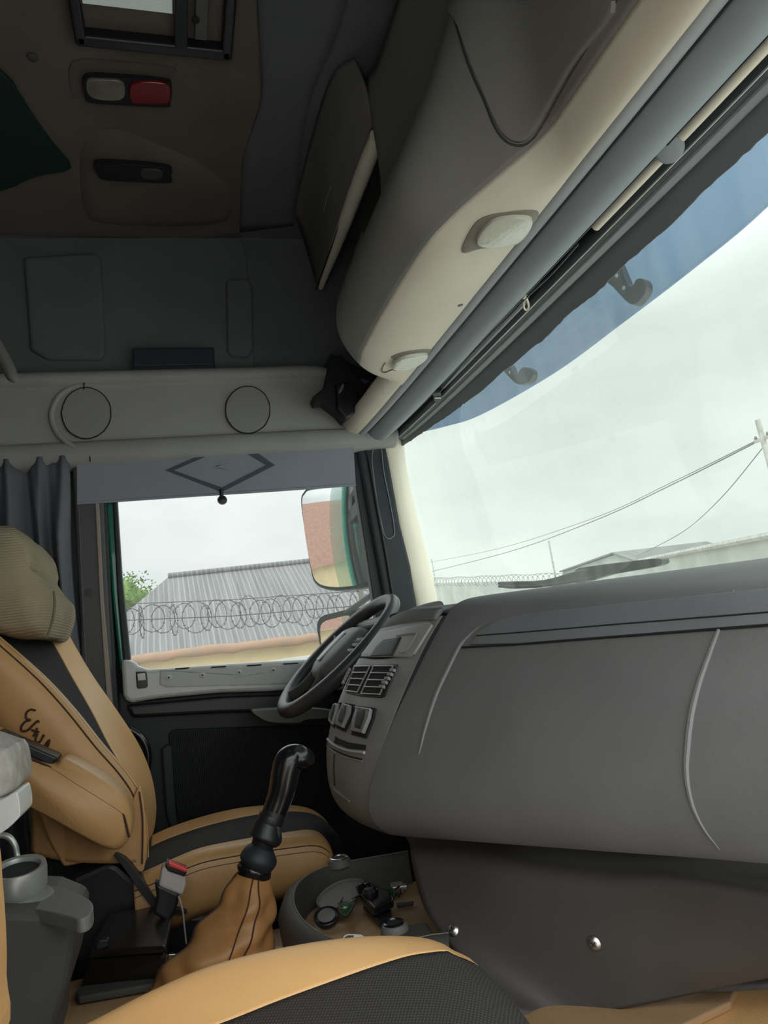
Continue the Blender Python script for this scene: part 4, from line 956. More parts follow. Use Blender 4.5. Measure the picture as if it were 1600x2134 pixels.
# knee panel with two screws
kcol = [((0, -.005, -.02, -.085, -.165, -.25), [(850, 1735), (856, 1762), (860, 1795), (890, 1900), (965, 2000), (1085, 2118)]),
        ((-.14, -.15, -.16, -.19, -.225, -.262), [(1010, 1738), (1010, 1770), (1020, 1812), (1050, 1920), (1110, 2020), (1190, 2120)]),
        ((-.28, -.29, -.30, -.305, -.31, -.315), [(1240, 1748), (1245, 1790), (1255, 1836), (1270, 1940), (1300, 2020), (1330, 2092)]),
        ((-.38, -.38, -.38, -.375, -.37, -.36), [(1390, 1765), (1395, 1800), (1405, 1838), (1420, 1930), (1440, 2010), (1460, 2062)]),
        ((-.48, -.48, -.48, -.47, -.455, -.44), [(1600, 1798), (1605, 1830), (1610, 1865), (1615, 1930), (1620, 1990), (1625, 2026)]),
        ((-.60, -.60, -.60, -.60, -.60, -.60), [(1900, 1840), (1900, 1860), (1900, 1890), (1900, 1925), (1900, 1950), (1900, 1975)])]
rows = []
for ysk, q in kcol: rows.append([P(a, b, y=y+(.06, .035, 0, 0, 0, 0)[i]) for i, ((a, b), y) in enumerate(zip(q, ysk))])
# make the upper ledge lean forward so it catches light
for r in rows: r.insert(0, r[0]+V(.06, .01, .012))
ks = Surf(rows, 6, 6, off=.004)
kp = thing('knee_panel', 'dark brown grey knee panel held by screws below the dashboard', 'panel', (.45, -.3, .45))
bm = bmesh.new(); grid_mesh(bm, ks.g); me = bpy.data.meshes.new('shell'); bm.to_mesh(me); bm.free(); o = link('shell', me, m_knee, kp); s = o.modifiers.new('s', 'SOLIDIFY'); s.thickness = .008; s.offset = 0
prism('side_return', [p.copy() for p in rows[0]]+[rows[0][-1]+V(.2, .03, 0), rows[0][0]+V(.2, .03, 0)], (0, .006, 0), m_knee, kp)
for a, b, lb in ((948, 1941, 'screw nearest the gear lever in the knee panel'), (1241, 1962, 'screw at the middle of the knee panel')):
    u, v = ks.find(a, b); n_ = ks.nrm(u, v); c = ks.at(u, v)+n_*.005
    t = thing('panel_screw', 'silver cross head '+lb, 'screw', tuple(c), 'silver screws in the knee panel')
    lathe('head', c, n_, [(.0085, 0), (.0085, .0015), (.006, .004), (.003, .005), (0, .005)], m_chrome, t, seg=24)
    sd = n_.orthogonal().normalized(); bm = bmesh.new()
    for d in (sd, n_.cross(sd)): tube_bm(bm, [c+n_*.0052-d*.004, c+n_*.0052+d*.004], .0008, 6)
    bm_obj('slot', bm, m_matt, t)
# wiper outside
t = thing('wiper', 'dark windscreen wiper parked outside above the dashboard', 'wiper', tuple(P(1200, 1200, x=.98)))
prism('arm', spline([P(a, b, x=.98) for a, b in [(1198, 1188), (1230, 1180), (1300, 1171), (1368, 1164), (1378, 1170), (1374, 1178), (1340, 1186), (1270, 1198), (1200, 1216)]], 3, True), (.02, 0, 0), m_rub, t, .004)
prism('blade', spline([P(a, b, x=.97) for a, b in [(1036, 1214), (1060, 1212), (1130, 1209), (1200, 1190), (1215, 1190), (1190, 1216), (1100, 1226), (1050, 1226)]], 3, True), (.012, 0, 0), m_greyd, t, .003)
tube('blade_rubber', [P(1040, 1222, x=.965), P(1120, 1222, x=.965), P(1240, 1205, x=.965)], .004, m_matt, t, n=4)
# mirror foot / sensor near windscreen right
# ================================================================= STEERING WHEEL
sw = thing('steering_wheel', 'black leather steering wheel with grey spokes in front of the driver seat', 'steering wheel', (.42, .6, .9))
c = (P(815, 1245, y=.6)+P(588, 1488, y=.6))/2; up_ = (P(815, 1245, y=.6)-P(588, 1488, y=.6)); Rw = up_.length/2-.012; up_.normalize()
lat_ = V(-.10, 1, -.02); lat_ = (lat_-up_*lat_.dot(up_)).normalized(); nw = up_.cross(lat_).normalized(); nw = nw if nw.x < 0 else -nw
def wp(a, r, h=0): return c+up_*math.cos(a)*r+lat_*math.sin(a)*r*1.0+nw*h
m_rim = mat('rim_leather', (.05, .054, .058), .38, bump=(300, .2), var=.15)
tube('rim', [wp(2*math.pi*k/56, Rw) for k in range(56)], .018, m_rim, sw, seg=16, closed=True)
# hub pad (rounded trapezoid) and logo strip
pad = [(.35, .13), (.0, .16), (-.35, .15), (-.9, .10), (-2.2, .085), (math.pi, .075), (2.2, .085), (.9, .10)]
ol = spline([c+up_*(.075) + lat_*(-.075), c+up_*.085+lat_*0, c+up_*.075+lat_*.075, c+up_*.0+lat_*.095, c-up_*.07+lat_*.06, c-up_*.085, c-up_*.07-lat_*.06, c-lat_*.095], 5, True)
bm = bmesh.new(); cc = sum(ol, Vector())/len(ol); g = [[cc+(p-cc)*k+nw*h for p in ol] for k, h in ((.9, -.05), (1, -.02), (1, .0), (.93, .014), (.75, .022), (.4, .026), (.05, .027))]
vv = grid_mesh(bm, g, closed_v=True); bm.faces.new(vv[0]); bm.faces.new(vv[-1]); bm_obj('hub_pad', bm, mat('hub_grey', (.13, .137, .142), .5, bump=(700, .2)), sw)
prism('badge_strip', [c+up_*.05-lat_*.012+nw*.026, c+up_*.05+lat_*.012+nw*.026, c-up_*.05+lat_*.012+nw*.026, c-up_*.05-lat_*.012+nw*.026], nw*.004, m_silver, sw, .002)
for a0, w_ in ((math.radians(75), .03), (math.radians(-75), .03), (math.radians(150), .026), (math.radians(-150), .026)):
    a_, b_ = wp(a0, .07, -.002), wp(a0, Rw, -.0)
    s_ = tube('spoke', [a_, (a_+b_)/2-nw*.004, b_], [w_*.75, w_*.5, w_*.55], m_greyd, sw, n=4, squash=.45)
for sg in (1, -1):
    for k in range(3):
        p = wp(math.radians(sg*(68+k*9)), .115, .006); box('spoke_button', p, (.016, .016, .008), m_silver, sw, .003)
tube('column', [c-nw*.03, c-nw*.12, c-nw*.26+V(.05, 0, -.05)], [.045, .05, .06], m_black, sw, n=4)
tube('stalk', [c-nw*.05+lat_*-.03, c-nw*.055-lat_*.13-up_*.02, c-nw*.05-lat_*.19-up_*.02], [.008, .007, .010], m_black, sw, n=4)

# ================================================================= SEATS
ds = thing('car_seat', 'tan leather driver seat with black ribbed centre and embroidered side', 'seat', (0, .6, 0))
nr = [(-60, 1290), (15, 1352), (90, 1420), (150, 1486), (205, 1555), (255, 1612), (285, 1660), (297, 1720), (300, 1790)]
fr = [(40, 1190), (112, 1285), (180, 1400), (235, 1480), (280, 1550), (306, 1610), (318, 1670), (316, 1720), (306, 1755)]
near = PY(nr, .385); far = PY(fr, .80)
rowsN, rowsC, rowsF, seamp = [], [], [], []
for a, b in zip(near, far):
    i_ = len(rowsN); t_ = i_/(len(near)-1)
    back = V(a.x-.17, .375, a.z+.03+.05*t_*0)
    mid = (a+b)/2
    sx = .4 if i_ == 0 else 1
    yf = (.75, .74, .70, .64, .575, .53, .50, .49, .49)[i_]; fx = (b.x-a.x)*(yf-.47)/(.82-.47); fz = (b.z-a.z)*(yf-.47)/(.82-.47)
    rowsN.append([V(a.x-.20*sx, .40, a.z+.05*sx), V(a.x-.13*sx, .362, a.z+.03*sx), V(a.x-.05*sx, .352, a.z+.012*sx), V(a.x-.004, .365, a.z+.002), V(a.x+.002, .385, a.z), V(a.x+.002, .42, a.z-.002), V(a.x-.012, .462, a.z-.004)])
    ex = V(a.x-.016+fx, yf, a.z-.004+fz)
    rowsC.append([rowsN[-1][-1].copy()]+[rowsN[-1][-1].lerp(ex, t)+V(-.012*math.sin(math.pi*t), 0, 0) for t in (.25, .5, .75)]+[ex])
    rowsF.append([ex.copy(), ex.lerp(V(b.x, .80, b.z), .5)+V(.004, 0, 0), V(b.x, .79, b.z), V(b.x, .82, b.z), V(b.x-.03*sx, .845, b.z+.01), V(b.x-.12*sx, .85, b.z+.03*sx), V(b.x-.2*sx, .83, b.z+.05*sx)])
bkN = patch('backrest_bolster', rowsN, m_tan, ds, .01, off=0); patch('backrest_insert', rowsC, m_fab, ds, .01, off=0); patch('backrest_bolster', rowsF, m_tanlit, ds, .01, off=0)
tube('seam', [V(r[4].x+.004, r[4].y-.004, r[4].z) for r in rowsN], .0022, m_stitch, bkN, n=5, seg=6)
tube('seam', [V(r[3].x+.001, r[3].y-.006, r[3].z) for r in rowsN], .0018, m_stitch, bkN, n=5, seg=6)
tube('piping', [V(r[4].x+.003, r[4].y+.006, r[4].z) for r in rowsN], .0042, m_tanlit, bkN, n=5, seg=8)
bo = bpy.data.objects.get('backrest_bolster.001')
tube('seam', [P(300, 1585, y=.79), P(292, 1605, y=.79), P(280, 1635, y=.74)], .0018, m_stitch, bo, n=4, seg=6)
# near side flap of the cover, down to a point
prism('cover_skirt', spline(PY([(292, 1640), (303, 1700), (306, 1770), (296, 1818), (270, 1795), (243, 1775), (262, 1730), (272, 1680)], .355), 4, True), (0, .02, 0), m_tan, ds, .006)
prism('cover_skirt', PY([(60, 1640), (150, 1700), (228, 1760), (226, 1788), (132, 1808), (105, 1760), (80, 1700)], .36), (0, .02, 0), m_tan, ds, .006)
tube('seam', PY([(290, 1650), (297, 1710), (296, 1800)], .350), .0016, m_stitch, ds, n=5, seg=6)
# embroidery on the side of the backrest
def emb(pts):
    q = [(x/4, 1380+y/4) for x, y in pts]; tube('embroidery', [bks.on(a, b, .0015) for a, b in q], .0022, m_stitch, bkN, n=4, seg=6)
bks = Surf(rowsN, 5, 5, off=.005)
emb([(305, 402), (262, 392), (228, 420), (228, 462), (262, 478), (222, 490), (190, 530), (196, 566), (240, 562), (282, 522), (322, 486), (330, 500)])
emb([(272, 556), (300, 572), (335, 578)]); emb([(318, 545), (305, 580), (288, 612)])
emb([(322, 592), (306, 640), (318, 665), (348, 650), (370, 602), (372, 620)]); emb([(368, 745), (384, 690), (418, 645), (408, 692), (372, 748), (410, 736)]); emb([(418, 745), (436, 770), (468, 792)])
# cushion
cn = PY([(280, 1838), (315, 1824), (355, 1806), (420, 1780), (510, 1763), (600, 1750), (652, 1746), (680, 1760), (690, 1792)], .37)
cf = PY([(290, 1762), (340, 1735), (410, 1710), (480, 1692), (540, 1684), (600, 1682), (650, 1692), (682, 1722), (694, 1775)], .80)
rowsN, rowsC, rowsF = [], [], []
for qi, (a, b) in enumerate(zip(cn, cf)):
    qq = max(0, (qi-3)/5)
    rowsN.append([V(a.x*.97, .385, a.z-.115), V(a.x*.985, .352, a.z-.09), V(a.x, .345, a.z-.05), V(a.x, .352, a.z-.012), V(a.x, .366, a.z+.0), V(a.x, .378, a.z+.002), V(a.x, .39+.03*qq, a.z+.003)])
    rowsC.append([V(a.x, .39+.03*qq, a.z+.003), V(a.x, .47, a.z+.002), V((a.x+b.x)/2, .6, (a.z+b.z)/2), V(b.x, .66, b.z-.004), V(b.x, .70+.08*qq, b.z-.003)])
    rowsF.append([V(b.x, .70+.08*qq, b.z-.003), V(b.x, .77+.02*qq, b.z), V(b.x, .81, b.z-.002), V(b.x, .84, b.z-.03), V(b.x, .845, b.z-.09)])
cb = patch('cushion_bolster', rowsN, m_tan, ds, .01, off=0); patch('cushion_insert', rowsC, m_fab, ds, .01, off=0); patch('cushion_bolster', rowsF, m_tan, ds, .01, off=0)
tube('seam', [V(r[3].x, r[3].y-.004, r[3].z+.001) for r in rowsN], .0016, m_stitch, cb, n=5, seg=6)
tube('seam', [V(r[3].x, r[3].y-.007, r[3].z-.010) for r in rowsN], .0016, m_stitch, cb, n=5, seg=6)
# front roll of the cushion closing the nose
fr_rows = []
for r in (rowsN[-1], rowsC[-1], rowsF[-1]): fr_rows += r
nose = [[p, p+V(.004, 0, -.03), V(p.x-.01, p.y, .43)] for p in fr_rows]
patch('cushion_front', nose, m_tan, ds, .006, nu=0)
# frame below
prism('seat_base', PY([(228, 1790), (250, 1800), (290, 1835), (330, 1885), (372, 1900), (600, 1905), (680, 1860), (690, 2100), (150, 2100), (140, 1830)], .37), (0, .45, 0), m_black, ds, .015)
prism('side_lever_cover', spline(PY([(238, 1782), (262, 1790), (300, 1840), (330, 1880), (372, 1893), (390, 1900), (380, 1906), (330, 1900), (300, 1870), (262, 1815)], .33), 3, True), (0, .04, 0), mat('lever_grey', (.018, .018, .018), .45), ds, .006)
box('pedestal', (.05, .62, .17), (.4, .3, .34), m_matt, ds, .02)
# headrest inside the cloth
puffy('headrest', PY([(-60, 1120), (30, 1140), (60, 1200), (70, 1290), (20, 1320), (-70, 1300)], .5), .45, .75, m_tan, ds, .35)
o = puffy('draped_cloth', PY([(-90, 1085), (0, 1098), (40, 1106), (70, 1130), (82, 1158), (80, 1185), (102, 1222), (122, 1246), (123, 1275), (116, 1305), (104, 1332), (60, 1330), (0, 1324), (-90, 1310)], .5), .40, .80, m_cloth, None, .22, noise_amp=.008, nscale=14)
tag(o, 'khaki ribbed cloth cap draped over the driver headrest', 'cloth')
hemp = PY([(112, 1232), (114, 1255), (110, 1290), (98, 1330)], .405)
tube('hem', hemp, .0025, mat('cloth_hem', (.17, .15, .1), .9), o, n=5, seg=6); tube('fold', PY([(-20, 1118), (30, 1150), (58, 1178), (82, 1190)], .405), .004, m_cloth, o, n=5, seg=6)
tube('belt', [P(112, 1250, y=.85), P(124, 1290, y=.87), P(134, 1350, y=.87), P(150, 1400, y=.87)], .006, m_matt, ds, n=4, squash=.3)
# armrest
arm = thing('armrest', 'folded tan leather armrest with black adjuster on the driver seat side', 'armrest', tuple(P(150, 1700, y=.28)))
body = puffy('pad', PY([(-60, 1500), (0, 1542), (50, 1572), (112, 1590), (135, 1578), (190, 1607), (240, 1640), (266, 1668), (276, 1705), (272, 1745), (246, 1773), (205, 1762), (120, 1715), (40, 1672), (-60, 1615)], .25), .235, .34, m_tan, arm, .14, n=4)
tube('seam', PY([(-20, 1538), (10, 1552), (60, 1578), (110, 1602), (160, 1634), (210, 1665), (252, 1693), (262, 1715), (269, 1745)], .237), .0022, m_stitch, arm, n=5, seg=6)
prism('adjuster_slot', PY([(-10, 1522), (12, 1531), (120, 1578), (118, 1584), (104, 1598), (60, 1577), (0, 1545)], .245), (0, .06, 0), m_black, arm, .005)
prism('adjuster_knob', PY([(5, 1528), (18, 1527), (36, 1538), (34, 1552), (22, 1553), (6, 1546)], .235), (0, .03, 0), m_rub, arm, .004)
# belt buckle
bk = thing('belt_buckle', 'black belt buckle with red button wrapped in clear tape', 'buckle', tuple(P(355, 1900, y=.27)))
prism('stem', PY([(322, 1838), (376, 1862), (366, 1900), (352, 1925), (318, 1905), (326, 1870)], .25), (0, .03, 0), m_black, bk, .006)
prism('tape', PY([(336, 1812), (346, 1804), (386, 1822), (388, 1845), (380, 1868), (330, 1848)], .245), (0, .042, 0), m_tape, bk, .005)
prism('cap', PY([(346, 1799), (390, 1815), (386, 1828), (350, 1816), (344, 1806)], .24), (0, .04, 0), m_black, bk, .003)
prism('button', PY([(350, 1798), (356, 1797), (390, 1812), (388, 1819), (352, 1806)], .238), (0, .02, 0), m_red, bk, .002)['label'] = 'red release button'
o = tube('tape_strip', PY([(372, 1868), (380, 1895), (384, 1930), (388, 1965)], .24), .0055, m_tape, n=5, squash=.3); tag(o, 'loose strip of clear tape hanging from the belt buckle', 'tape')

# passenger seat in the foreground
ps = thing('car_seat', 'foreground tan leather passenger seat cushion with black grid fabric centre', 'seat', (0, -.62, 0))
top = PY([(40, 2215), (200, 2136), (320, 2075), (450, 2020), (600, 1982), (740, 1962), (850, 1961), (900, 1972), (935, 1992)], -.38)
ins = [(330, 2190), (480, 2134), (580, 2094), (700, 2050), (780, 2022), (850, 2001), (900, 1993), (925, 1991), (940, 1996)]
T1, T2 = [], []
inp = PY(ins, -.45)
for i, (a, b) in enumerate(zip(top, inp)):
    T1.append([V(a.x, -.36, a.z-.16), V(a.x, -.345, a.z-.08), V(a.x, -.355, a.z-.02), V(a.x, -.38, a.z), V((a.x+b.x)/2, -.415, (a.z+b.z)/2+.004), V(b.x, -.45, b.z)])
    f = max(0, (i-5)/3)
    T2.append([V(b.x, -.45, b.z), V(b.x+.004*f, -.52, b.z-.008), V(b.x-.005*f, -.62, b.z-.016-.01*f), V(b.x-.01*f, -.75, b.z-.014-.012*f), V(b.x-.02*f, -.86, b.z-.0-.02*f)])
e1, e2 = T1[-1], T2[-1]
T1.append([p+V(.03, -.004, -.03) for p in e1]); T2.append([p+V(.035, 0, -.032) for p in e2])
T1.append([p+V(.045, -.006, -.12) for p in e1]); T2.append([p+V(.05, 0, -.12) for p in e2])
pb = patch('cushion_bolster', T1, m_tanlit, ps, .008, off=0); patch('cushion_insert', T2, m_fab2, ps, .008, off=0)
box('seat_base', (.0, -.62, .22), (.42, .40, .44), m_matt, ps, .02)
prism('backrest', spline([P(-60, 1640, y=-.44), P(0, 1738, y=-.44), P(12, 1830, y=-.44), P(19, 1930, y=-.44), P(20, 2020, y=-.44), P(14, 2150, y=-.44), V(-.24, -.44, .62), V(-.34, -.44, .9), V(-.32, -.44, 1.1)], 4, True), (0, -.4, 0), m_tanlit, ps, .012)

# ================================================================= TUNNEL, TRAY, LEVER, BOX, CUP CONSOLE
o = prism('engine_tunnel', [V(-1.5, -.36, .45), V(.9, -.36, .45), V(.9, .26, .45), V(-1.5, .26, .45)], (0, 0, -.43), m_floor, bev=.02); struct(o, 'black engine tunnel between the seats', 'floor')
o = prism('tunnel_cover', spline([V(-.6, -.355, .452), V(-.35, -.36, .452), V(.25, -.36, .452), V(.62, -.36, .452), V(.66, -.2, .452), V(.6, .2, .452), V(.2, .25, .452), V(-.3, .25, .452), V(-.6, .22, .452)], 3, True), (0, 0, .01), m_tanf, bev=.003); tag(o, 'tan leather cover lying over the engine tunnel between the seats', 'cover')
q = [(1060, 2134), (1150, 2110), (1300, 2098), (1600, 2075), (1900, 2050), (1900, 2300), (1060, 2300)]
o = prism('passenger_mat', PZ(q, .44), (0, 0, .012), m_tanlit, bev=.004); tag(o, 'tan leather mat in the passenger footwell at bottom right', 'mat')
o = prism('carpet_patch', PZ([(1420, 2068), (1480, 2044), (1640, 2018), (1800, 2000), (1800, 2045), (1600, 2064), (1450, 2072)], .47), (0, 0, .008), m_carpet, bev=.003); tag(o, 'grey carpet strip under the right end of the knee panel', 'carpet')

# storage tray in front of the gear lever
ZR = .535
tr = thing('storage_tray', 'dark grey U shaped storage tray with tan lining in front of the gear lever', 'tray', (.28, .1, .46))
rim = PZ([(935, 1946), (900, 1950), (860, 1958), (800, 1968), (740, 1968), (690, 1957), (650, 1935), (625, 1910), (612, 1880), (616, 1852), (632, 1832), (660, 1815), (700, 1801), (760, 1790), (850, 1775)], ZR)
sr = spline(rim, 4); inner = []
cen = V(.32, .14, ZR)
g = []
for i, p in enumerate(sr):
    t_ = (sr[min(i+1, len(sr)-1)]-sr[max(i-1, 0)]).normalized(); nn = V(t_.y, -t_.x, 0); nn = nn if nn.dot(p-cen) > 0 else -nn
    g.append([p-nn*.010+V(0, 0, -.062), p-nn*.006+V(0, 0, -.02), p-nn*.002+V(0, 0, -.002), p+V(0, 0, .0015), p+nn*.006, p+nn*.020+V(0, 0, -.006), p+nn*.03+V(0, 0, -.026), p+nn*.028+V(0, 0, -.05), p+nn*.018+V(0, 0, -.085)])
bm = bmesh.new(); grid_mesh(bm, g); bm_obj('rim_wall', bm, m_greyd, tr)
tube('rim_bead', [p+V(0, 0, .001) for p in sr], .0013, m_grey, tr, seg=6)
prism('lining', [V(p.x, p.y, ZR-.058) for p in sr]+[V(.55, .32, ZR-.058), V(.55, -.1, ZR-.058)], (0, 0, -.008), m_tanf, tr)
# near end with flat top holding the socket
prism('socket_deck', PZ([(770, 1962), (800, 1936), (890, 1917), (930, 1990), (960, 2060), (840, 2080)], ZR-.004), (0, 0, -.05), m_greyd, tr, .008)
def socket(px, py, z, r, label, hollow=True):
    c = P(px, py, z=z); t = thing('power_socket', label, 'socket', tuple(c), 'round sockets on the storage tray')
    lathe('collar', c, (0, 0, 1), [(r*1.5, -.006), (r*1.45, .002), (r*1.25, .007), (r*1.05, .008)], m_grey, t)
    lathe('ring', c, (0, 0, 1), [(r*1.1, .006), (r*1.1, .010), (r*.95, .011), (r*.85, .009), (r*.8, -.01), (.001, -.012)], m_chrome if hollow else m_gloss, t)
    lathe('bore', c, (0, 0, 1), [(r*.8, .009), (r*.7, .0092), (r*.2, .0092), (0, .0092)], m_matt, t)
socket(707, 1797, ZR, .016, 'small ringed socket on the far rim of the storage tray')
socket(822, 1936, ZR-.002, .0145, 'black power socket on the near deck of the storage tray', False)
# sticker 15A | 24V on the near rim
gs = Surf([r[3:7] for r in g], refined=True)
st = thing('rating_sticker', 'small white and black sticker reading 15A 24V on the tray rim', 'sticker', tuple(gs.on(738, 1958)))
ov = [(714, 1959), (717, 1952), (724, 1948), (738, 1948), (752, 1949), (759, 1953), (761, 1960), (758, 1966), (750, 1970), (738, 1970), (724, 1969), (716, 1966)]
u, v = gs.find(738, 1958); n_ = gs.nrm(u, v); pc = gs.at(u, v)+n_*.0015
def tp_(a, b, off):
    d = ray(a, b); t_ = ((pc+n_*off)-CAM).dot(n_)/d.dot(n_); return CAM+d*t_
prism('label', [tp_(a, b, .0) for a, b in ov], n_*.001, m_white, st)
prism('dark_half', [tp_(a, b, .0012) for a, b in [(716.5, 1959), (718, 1954), (725, 1950), (737, 1950), (735, 1968), (725, 1967), (718, 1964)]], n_*.0006, m_black, st)
A_, B_, D_ = tp_(719, 1963, .002), tp_(734, 1963.4, .002), tp_(719, 1955, .002)
text_on('lettering', '15A', A_, B_-A_, D_-A_, .0062, m_white, st)
A_, B_, D_ = tp_(739, 1964, .0015), tp_(757, 1964.4, .0015), tp_(739, 1956, .0015)
text_on('lettering', '24V', A_, B_-A_, D_-A_, .0066, m_black, st)
# things lying in the tray
ZF = ZR-.056
def disc(px, py, z, rx, ry, h, rot, tiltv, m, nm, parent):
    c = P(px, py, z=z); ax = V(*tiltv).normalized(); u = V(math.cos(rot), math.sin(rot), 0); u = (u-ax*u.dot(ax)).normalized(); v = ax.cross(u)
    bm = bmesh.new(); g = [[c+u*math.cos(q)*rx*k+v*math.sin(q)*ry*k+ax*hh for q in [2*math.pi*j/36 for j in range(36)]] for k, hh in ((.9, -h), (1, -h*.4), (1.02, 0), (.97, .001), (.93, -.002), (.05, -.003))]
    vv = grid_mesh(bm, g, closed_v=True); bm.faces.new(vv[0]); bm.faces.new(vv[-1]); return bm_obj(nm, bm, m, parent, sharp=50)
o = disc(710, 1861, ZF+.03, .047, .032, .006, .15, (-.15, -.35, 1), m_grey, 'oval_lid', None); tag(o, 'grey oval lid leaning in the back of the tray', 'lid')
o = thing('lens_cap', 'round black ring shaped cap standing in the left of the tray', 'cap', tuple(P(680, 1910, z=ZF)))
disc(680, 1908, ZF+.018, .022, .022, .010, 0, (-.1, -.4, 1), m_black, 'cap', o); disc(680, 1907, ZF+.0195, .016, .016, .001, 0, (-.1, -.4, 1), m_grey, 'face', o)
# sunglasses with green lenses
sg = thing('sunglasses', 'dark framed sunglasses with green lenses under the black clamp', 'sunglasses', tuple(P(760, 1895, z=ZF)))
def lens(pts, z, nm):
    q = spline(PZ(pts, z), 4, True); prism('lens', q, (0, .004, .001), m_gglass, sg); tube('rim', q, .0017, m_black, sg, closed=True, seg=6)
lens([(707, 1885), (716, 1878), (734, 1874), (737, 1884), (730, 1900), (720, 1910), (710, 1902)], ZF+.02, 'a')
lens([(790, 1856), (812, 1850), (820, 1856), (820, 1872), (808, 1880), (792, 1874)], ZF+.025, 'b')
tube('bridge', [P(734, 1874, z=ZF+.022), P(760, 1862, z=ZF+.03), P(790, 1858, z=ZF+.026)], .002, m_black, sg, n=4, seg=6)
tube('temple', [P(706, 1884, z=ZF+.02), P(722, 1864, z=ZF+.025), P(748, 1860, z=ZF+.025)], .002, m_black, sg, n=4, seg=6)
tube('temple', [P(820, 1856, z=ZF+.02), P(836, 1846, z=ZF+.012), P(830, 1868, z=ZF+.006)], .0018, m_black, sg, n=4, seg=6)
# black phone clamp
pc_ = thing('phone_clamp', 'black plastic phone clamp with joint lying in the tray', 'clamp', tuple(P(780, 1900, z=ZF)))
def zpr(nm, pts, z, h, m, bev=.003): return prism(nm, PZ(pts, z), (0, 0, h), m, pc_, bev)
zpr('body', [(742, 1862), (762, 1850), (790, 1862), (816, 1876), (822, 1892), (800, 1902), (782, 1912), (762, 1890)], ZF+.022, .014, m_gloss, .004)
zpr('foot', [(784, 1905), (815, 1900), (818, 1922), (792, 1934), (780, 1920)], ZF+.004, .012, m_black)
zpr('jaw', [(756, 1884), (772, 1892), (786, 1910), (778, 1916), (758, 1898)], ZF+.010, .010, m_black)
for a, b in ((755, 1850), (766, 1849), (778, 1858)): lathe('joint', P(a, b, z=ZF+.04), (.2, -.2, 1), [(.008, -.008), (.009, 0), (.007, .006), (.003, .008), (0, .008)], m_gloss, pc_, seg=16)
lathe('knob', P(770, 1866, z=ZF+.036), (0, 0, 1), [(.012, 0), (.013, .006), (.008, .012), (0, .013)], m_black, pc_, seg=16)
o = thing('small_bottle', 'small clear bottle lying at the back right of the tray', 'bottle', tuple(P(832, 1850, z=ZF)))
tube('body', [P(815, 1852, z=ZF+.01), P(840, 1848, z=ZF+.01)], .011, mat('clear_bottle', (.25, .22, .2), .08, coat=1), o, seg=16); tube('cap', [P(840, 1848, z=ZF+.01), P(847, 1847, z=ZF+.01)], .006, m_ring, o, seg=12)
o = prism('stick', PZ([(826, 1886), (862, 1882), (860, 1888), (828, 1892)], ZF+.002), (0, 0, .004), m_black, bev=.001); tag(o, 'short flat black stick at the right of the tray', 'stick')

# gear lever
gl = thing('gear_lever', 'black gear lever with hooked glossy knob and tan leather gaiter', 'gear lever', tuple(P(455, 2050, y=.12)))
YG = .12
def gp(a, b, dy=0): return P(a, b, y=YG+dy)
sc = 1/1100.0
tube('knob', [gp(648, 1594, -.01), gp(638, 1584, -.005), gp(620, 1579), gp(603, 1586), gp(595, 1608), gp(589, 1640), gp(582, 1665), gp(573, 1690)], [.008, .018, .0235, .026, .0255, .024, .0225, .022], m_gloss, gl, n=6, seg=22)
tube('shaft', [gp(573, 1690), gp(565, 1712), gp(556, 1736), gp(545, 1766), gp(536, 1795), gp(530, 1812)], [.0215, .022, .022, .019, .018, .018], m_black, gl, n=4, seg=20)
tube('collar', [gp(567, 1700), gp(564, 1708), gp(561, 1716)], [.0225, .0235, .0225], m_black, gl, seg=20)
tube('selector_ring', [gp(562, 1716), gp(557, 1727), gp(552, 1745), gp(549, 1752)], [.023, .026, .030, .024], m_black, gl, seg=22, n=3)
prism('selector_tab', spline([gp(572, 1722, -.02), gp(586, 1726, -.02), gp(583, 1752, -.02), gp(566, 1754, -.02), gp(562, 1740, -.02)], 2, True), (0, .035, 0), m_black, gl, .004)
tube('ball', [gp(547, 1764), gp(542, 1778), gp(538, 1792), gp(534, 1804), gp(530, 1814)], [.02, .029, .032, .028, .022], m_rub, gl, seg=22, n=4)
tube('base_ring', [gp(532, 1808), gp(529, 1816), gp(526, 1824)], [.029, .031, .027], m_gloss, gl, seg=22)
# gaiter
cpts = [(527, 1822, .022, .022), (522, 1842, .030, .030), (518, 1866, .039, .036), (508, 1895, .046, .043), (496, 1925, .053, .05), (482, 1960, .062, .062), (466, 2000, .078, .075), (452, 2038, .092, .085), (444, 2070, .10, .09)]
g = []
for i, (a, b, r1, r2) in enumerate(cpts):
    c = P(a, b, y=YG-.02*i/8)
    g.append([c+V(math.cos(q)*r1, math.sin(q)*r2, -math.cos(q)*r1*.25) for q in [2*math.pi*j/24 for j in range(24)]])
g2 = []
cols = [spline([r[j] for r in g], 6) for j in range(24)]
n2 = len(cols[0])
for i in range(n2):
    row = spline([cols[j][i] for j in range(24)], 3, True); cc = sum(row, Vector())/len(row); t_ = i/(n2-1)
    g2.append([p+(p-cc).normalized()*(.016*noise.noise(p*24+V(0, 0, t_*3))+.008*math.sin(t_*22+3*math.atan2(p.y-cc.y, p.x-cc.x))*t_) for p in row])
bm = bmesh.new(); grid_mesh(bm, g2, closed_v=True); gt = bm_obj('gaiter', bm, mat('gaiter_leather', (.44, .215, .075), .45, bump=(240, .3), var=.25), gl)
gsf = Surf([r[:] for r in g2], refined=True)
gsf = None
def gline(j, rr=.0013, off=.001):
    pts = []
    for r in g2:
        p = r[j % len(r)]; cc = sum(r, Vector())/len(r); pts.append(p+(p-cc).normalized()*off)
    tube('stitching', pts, rr, m_stitch, gt, seg=6)
nj = len(g2[0])
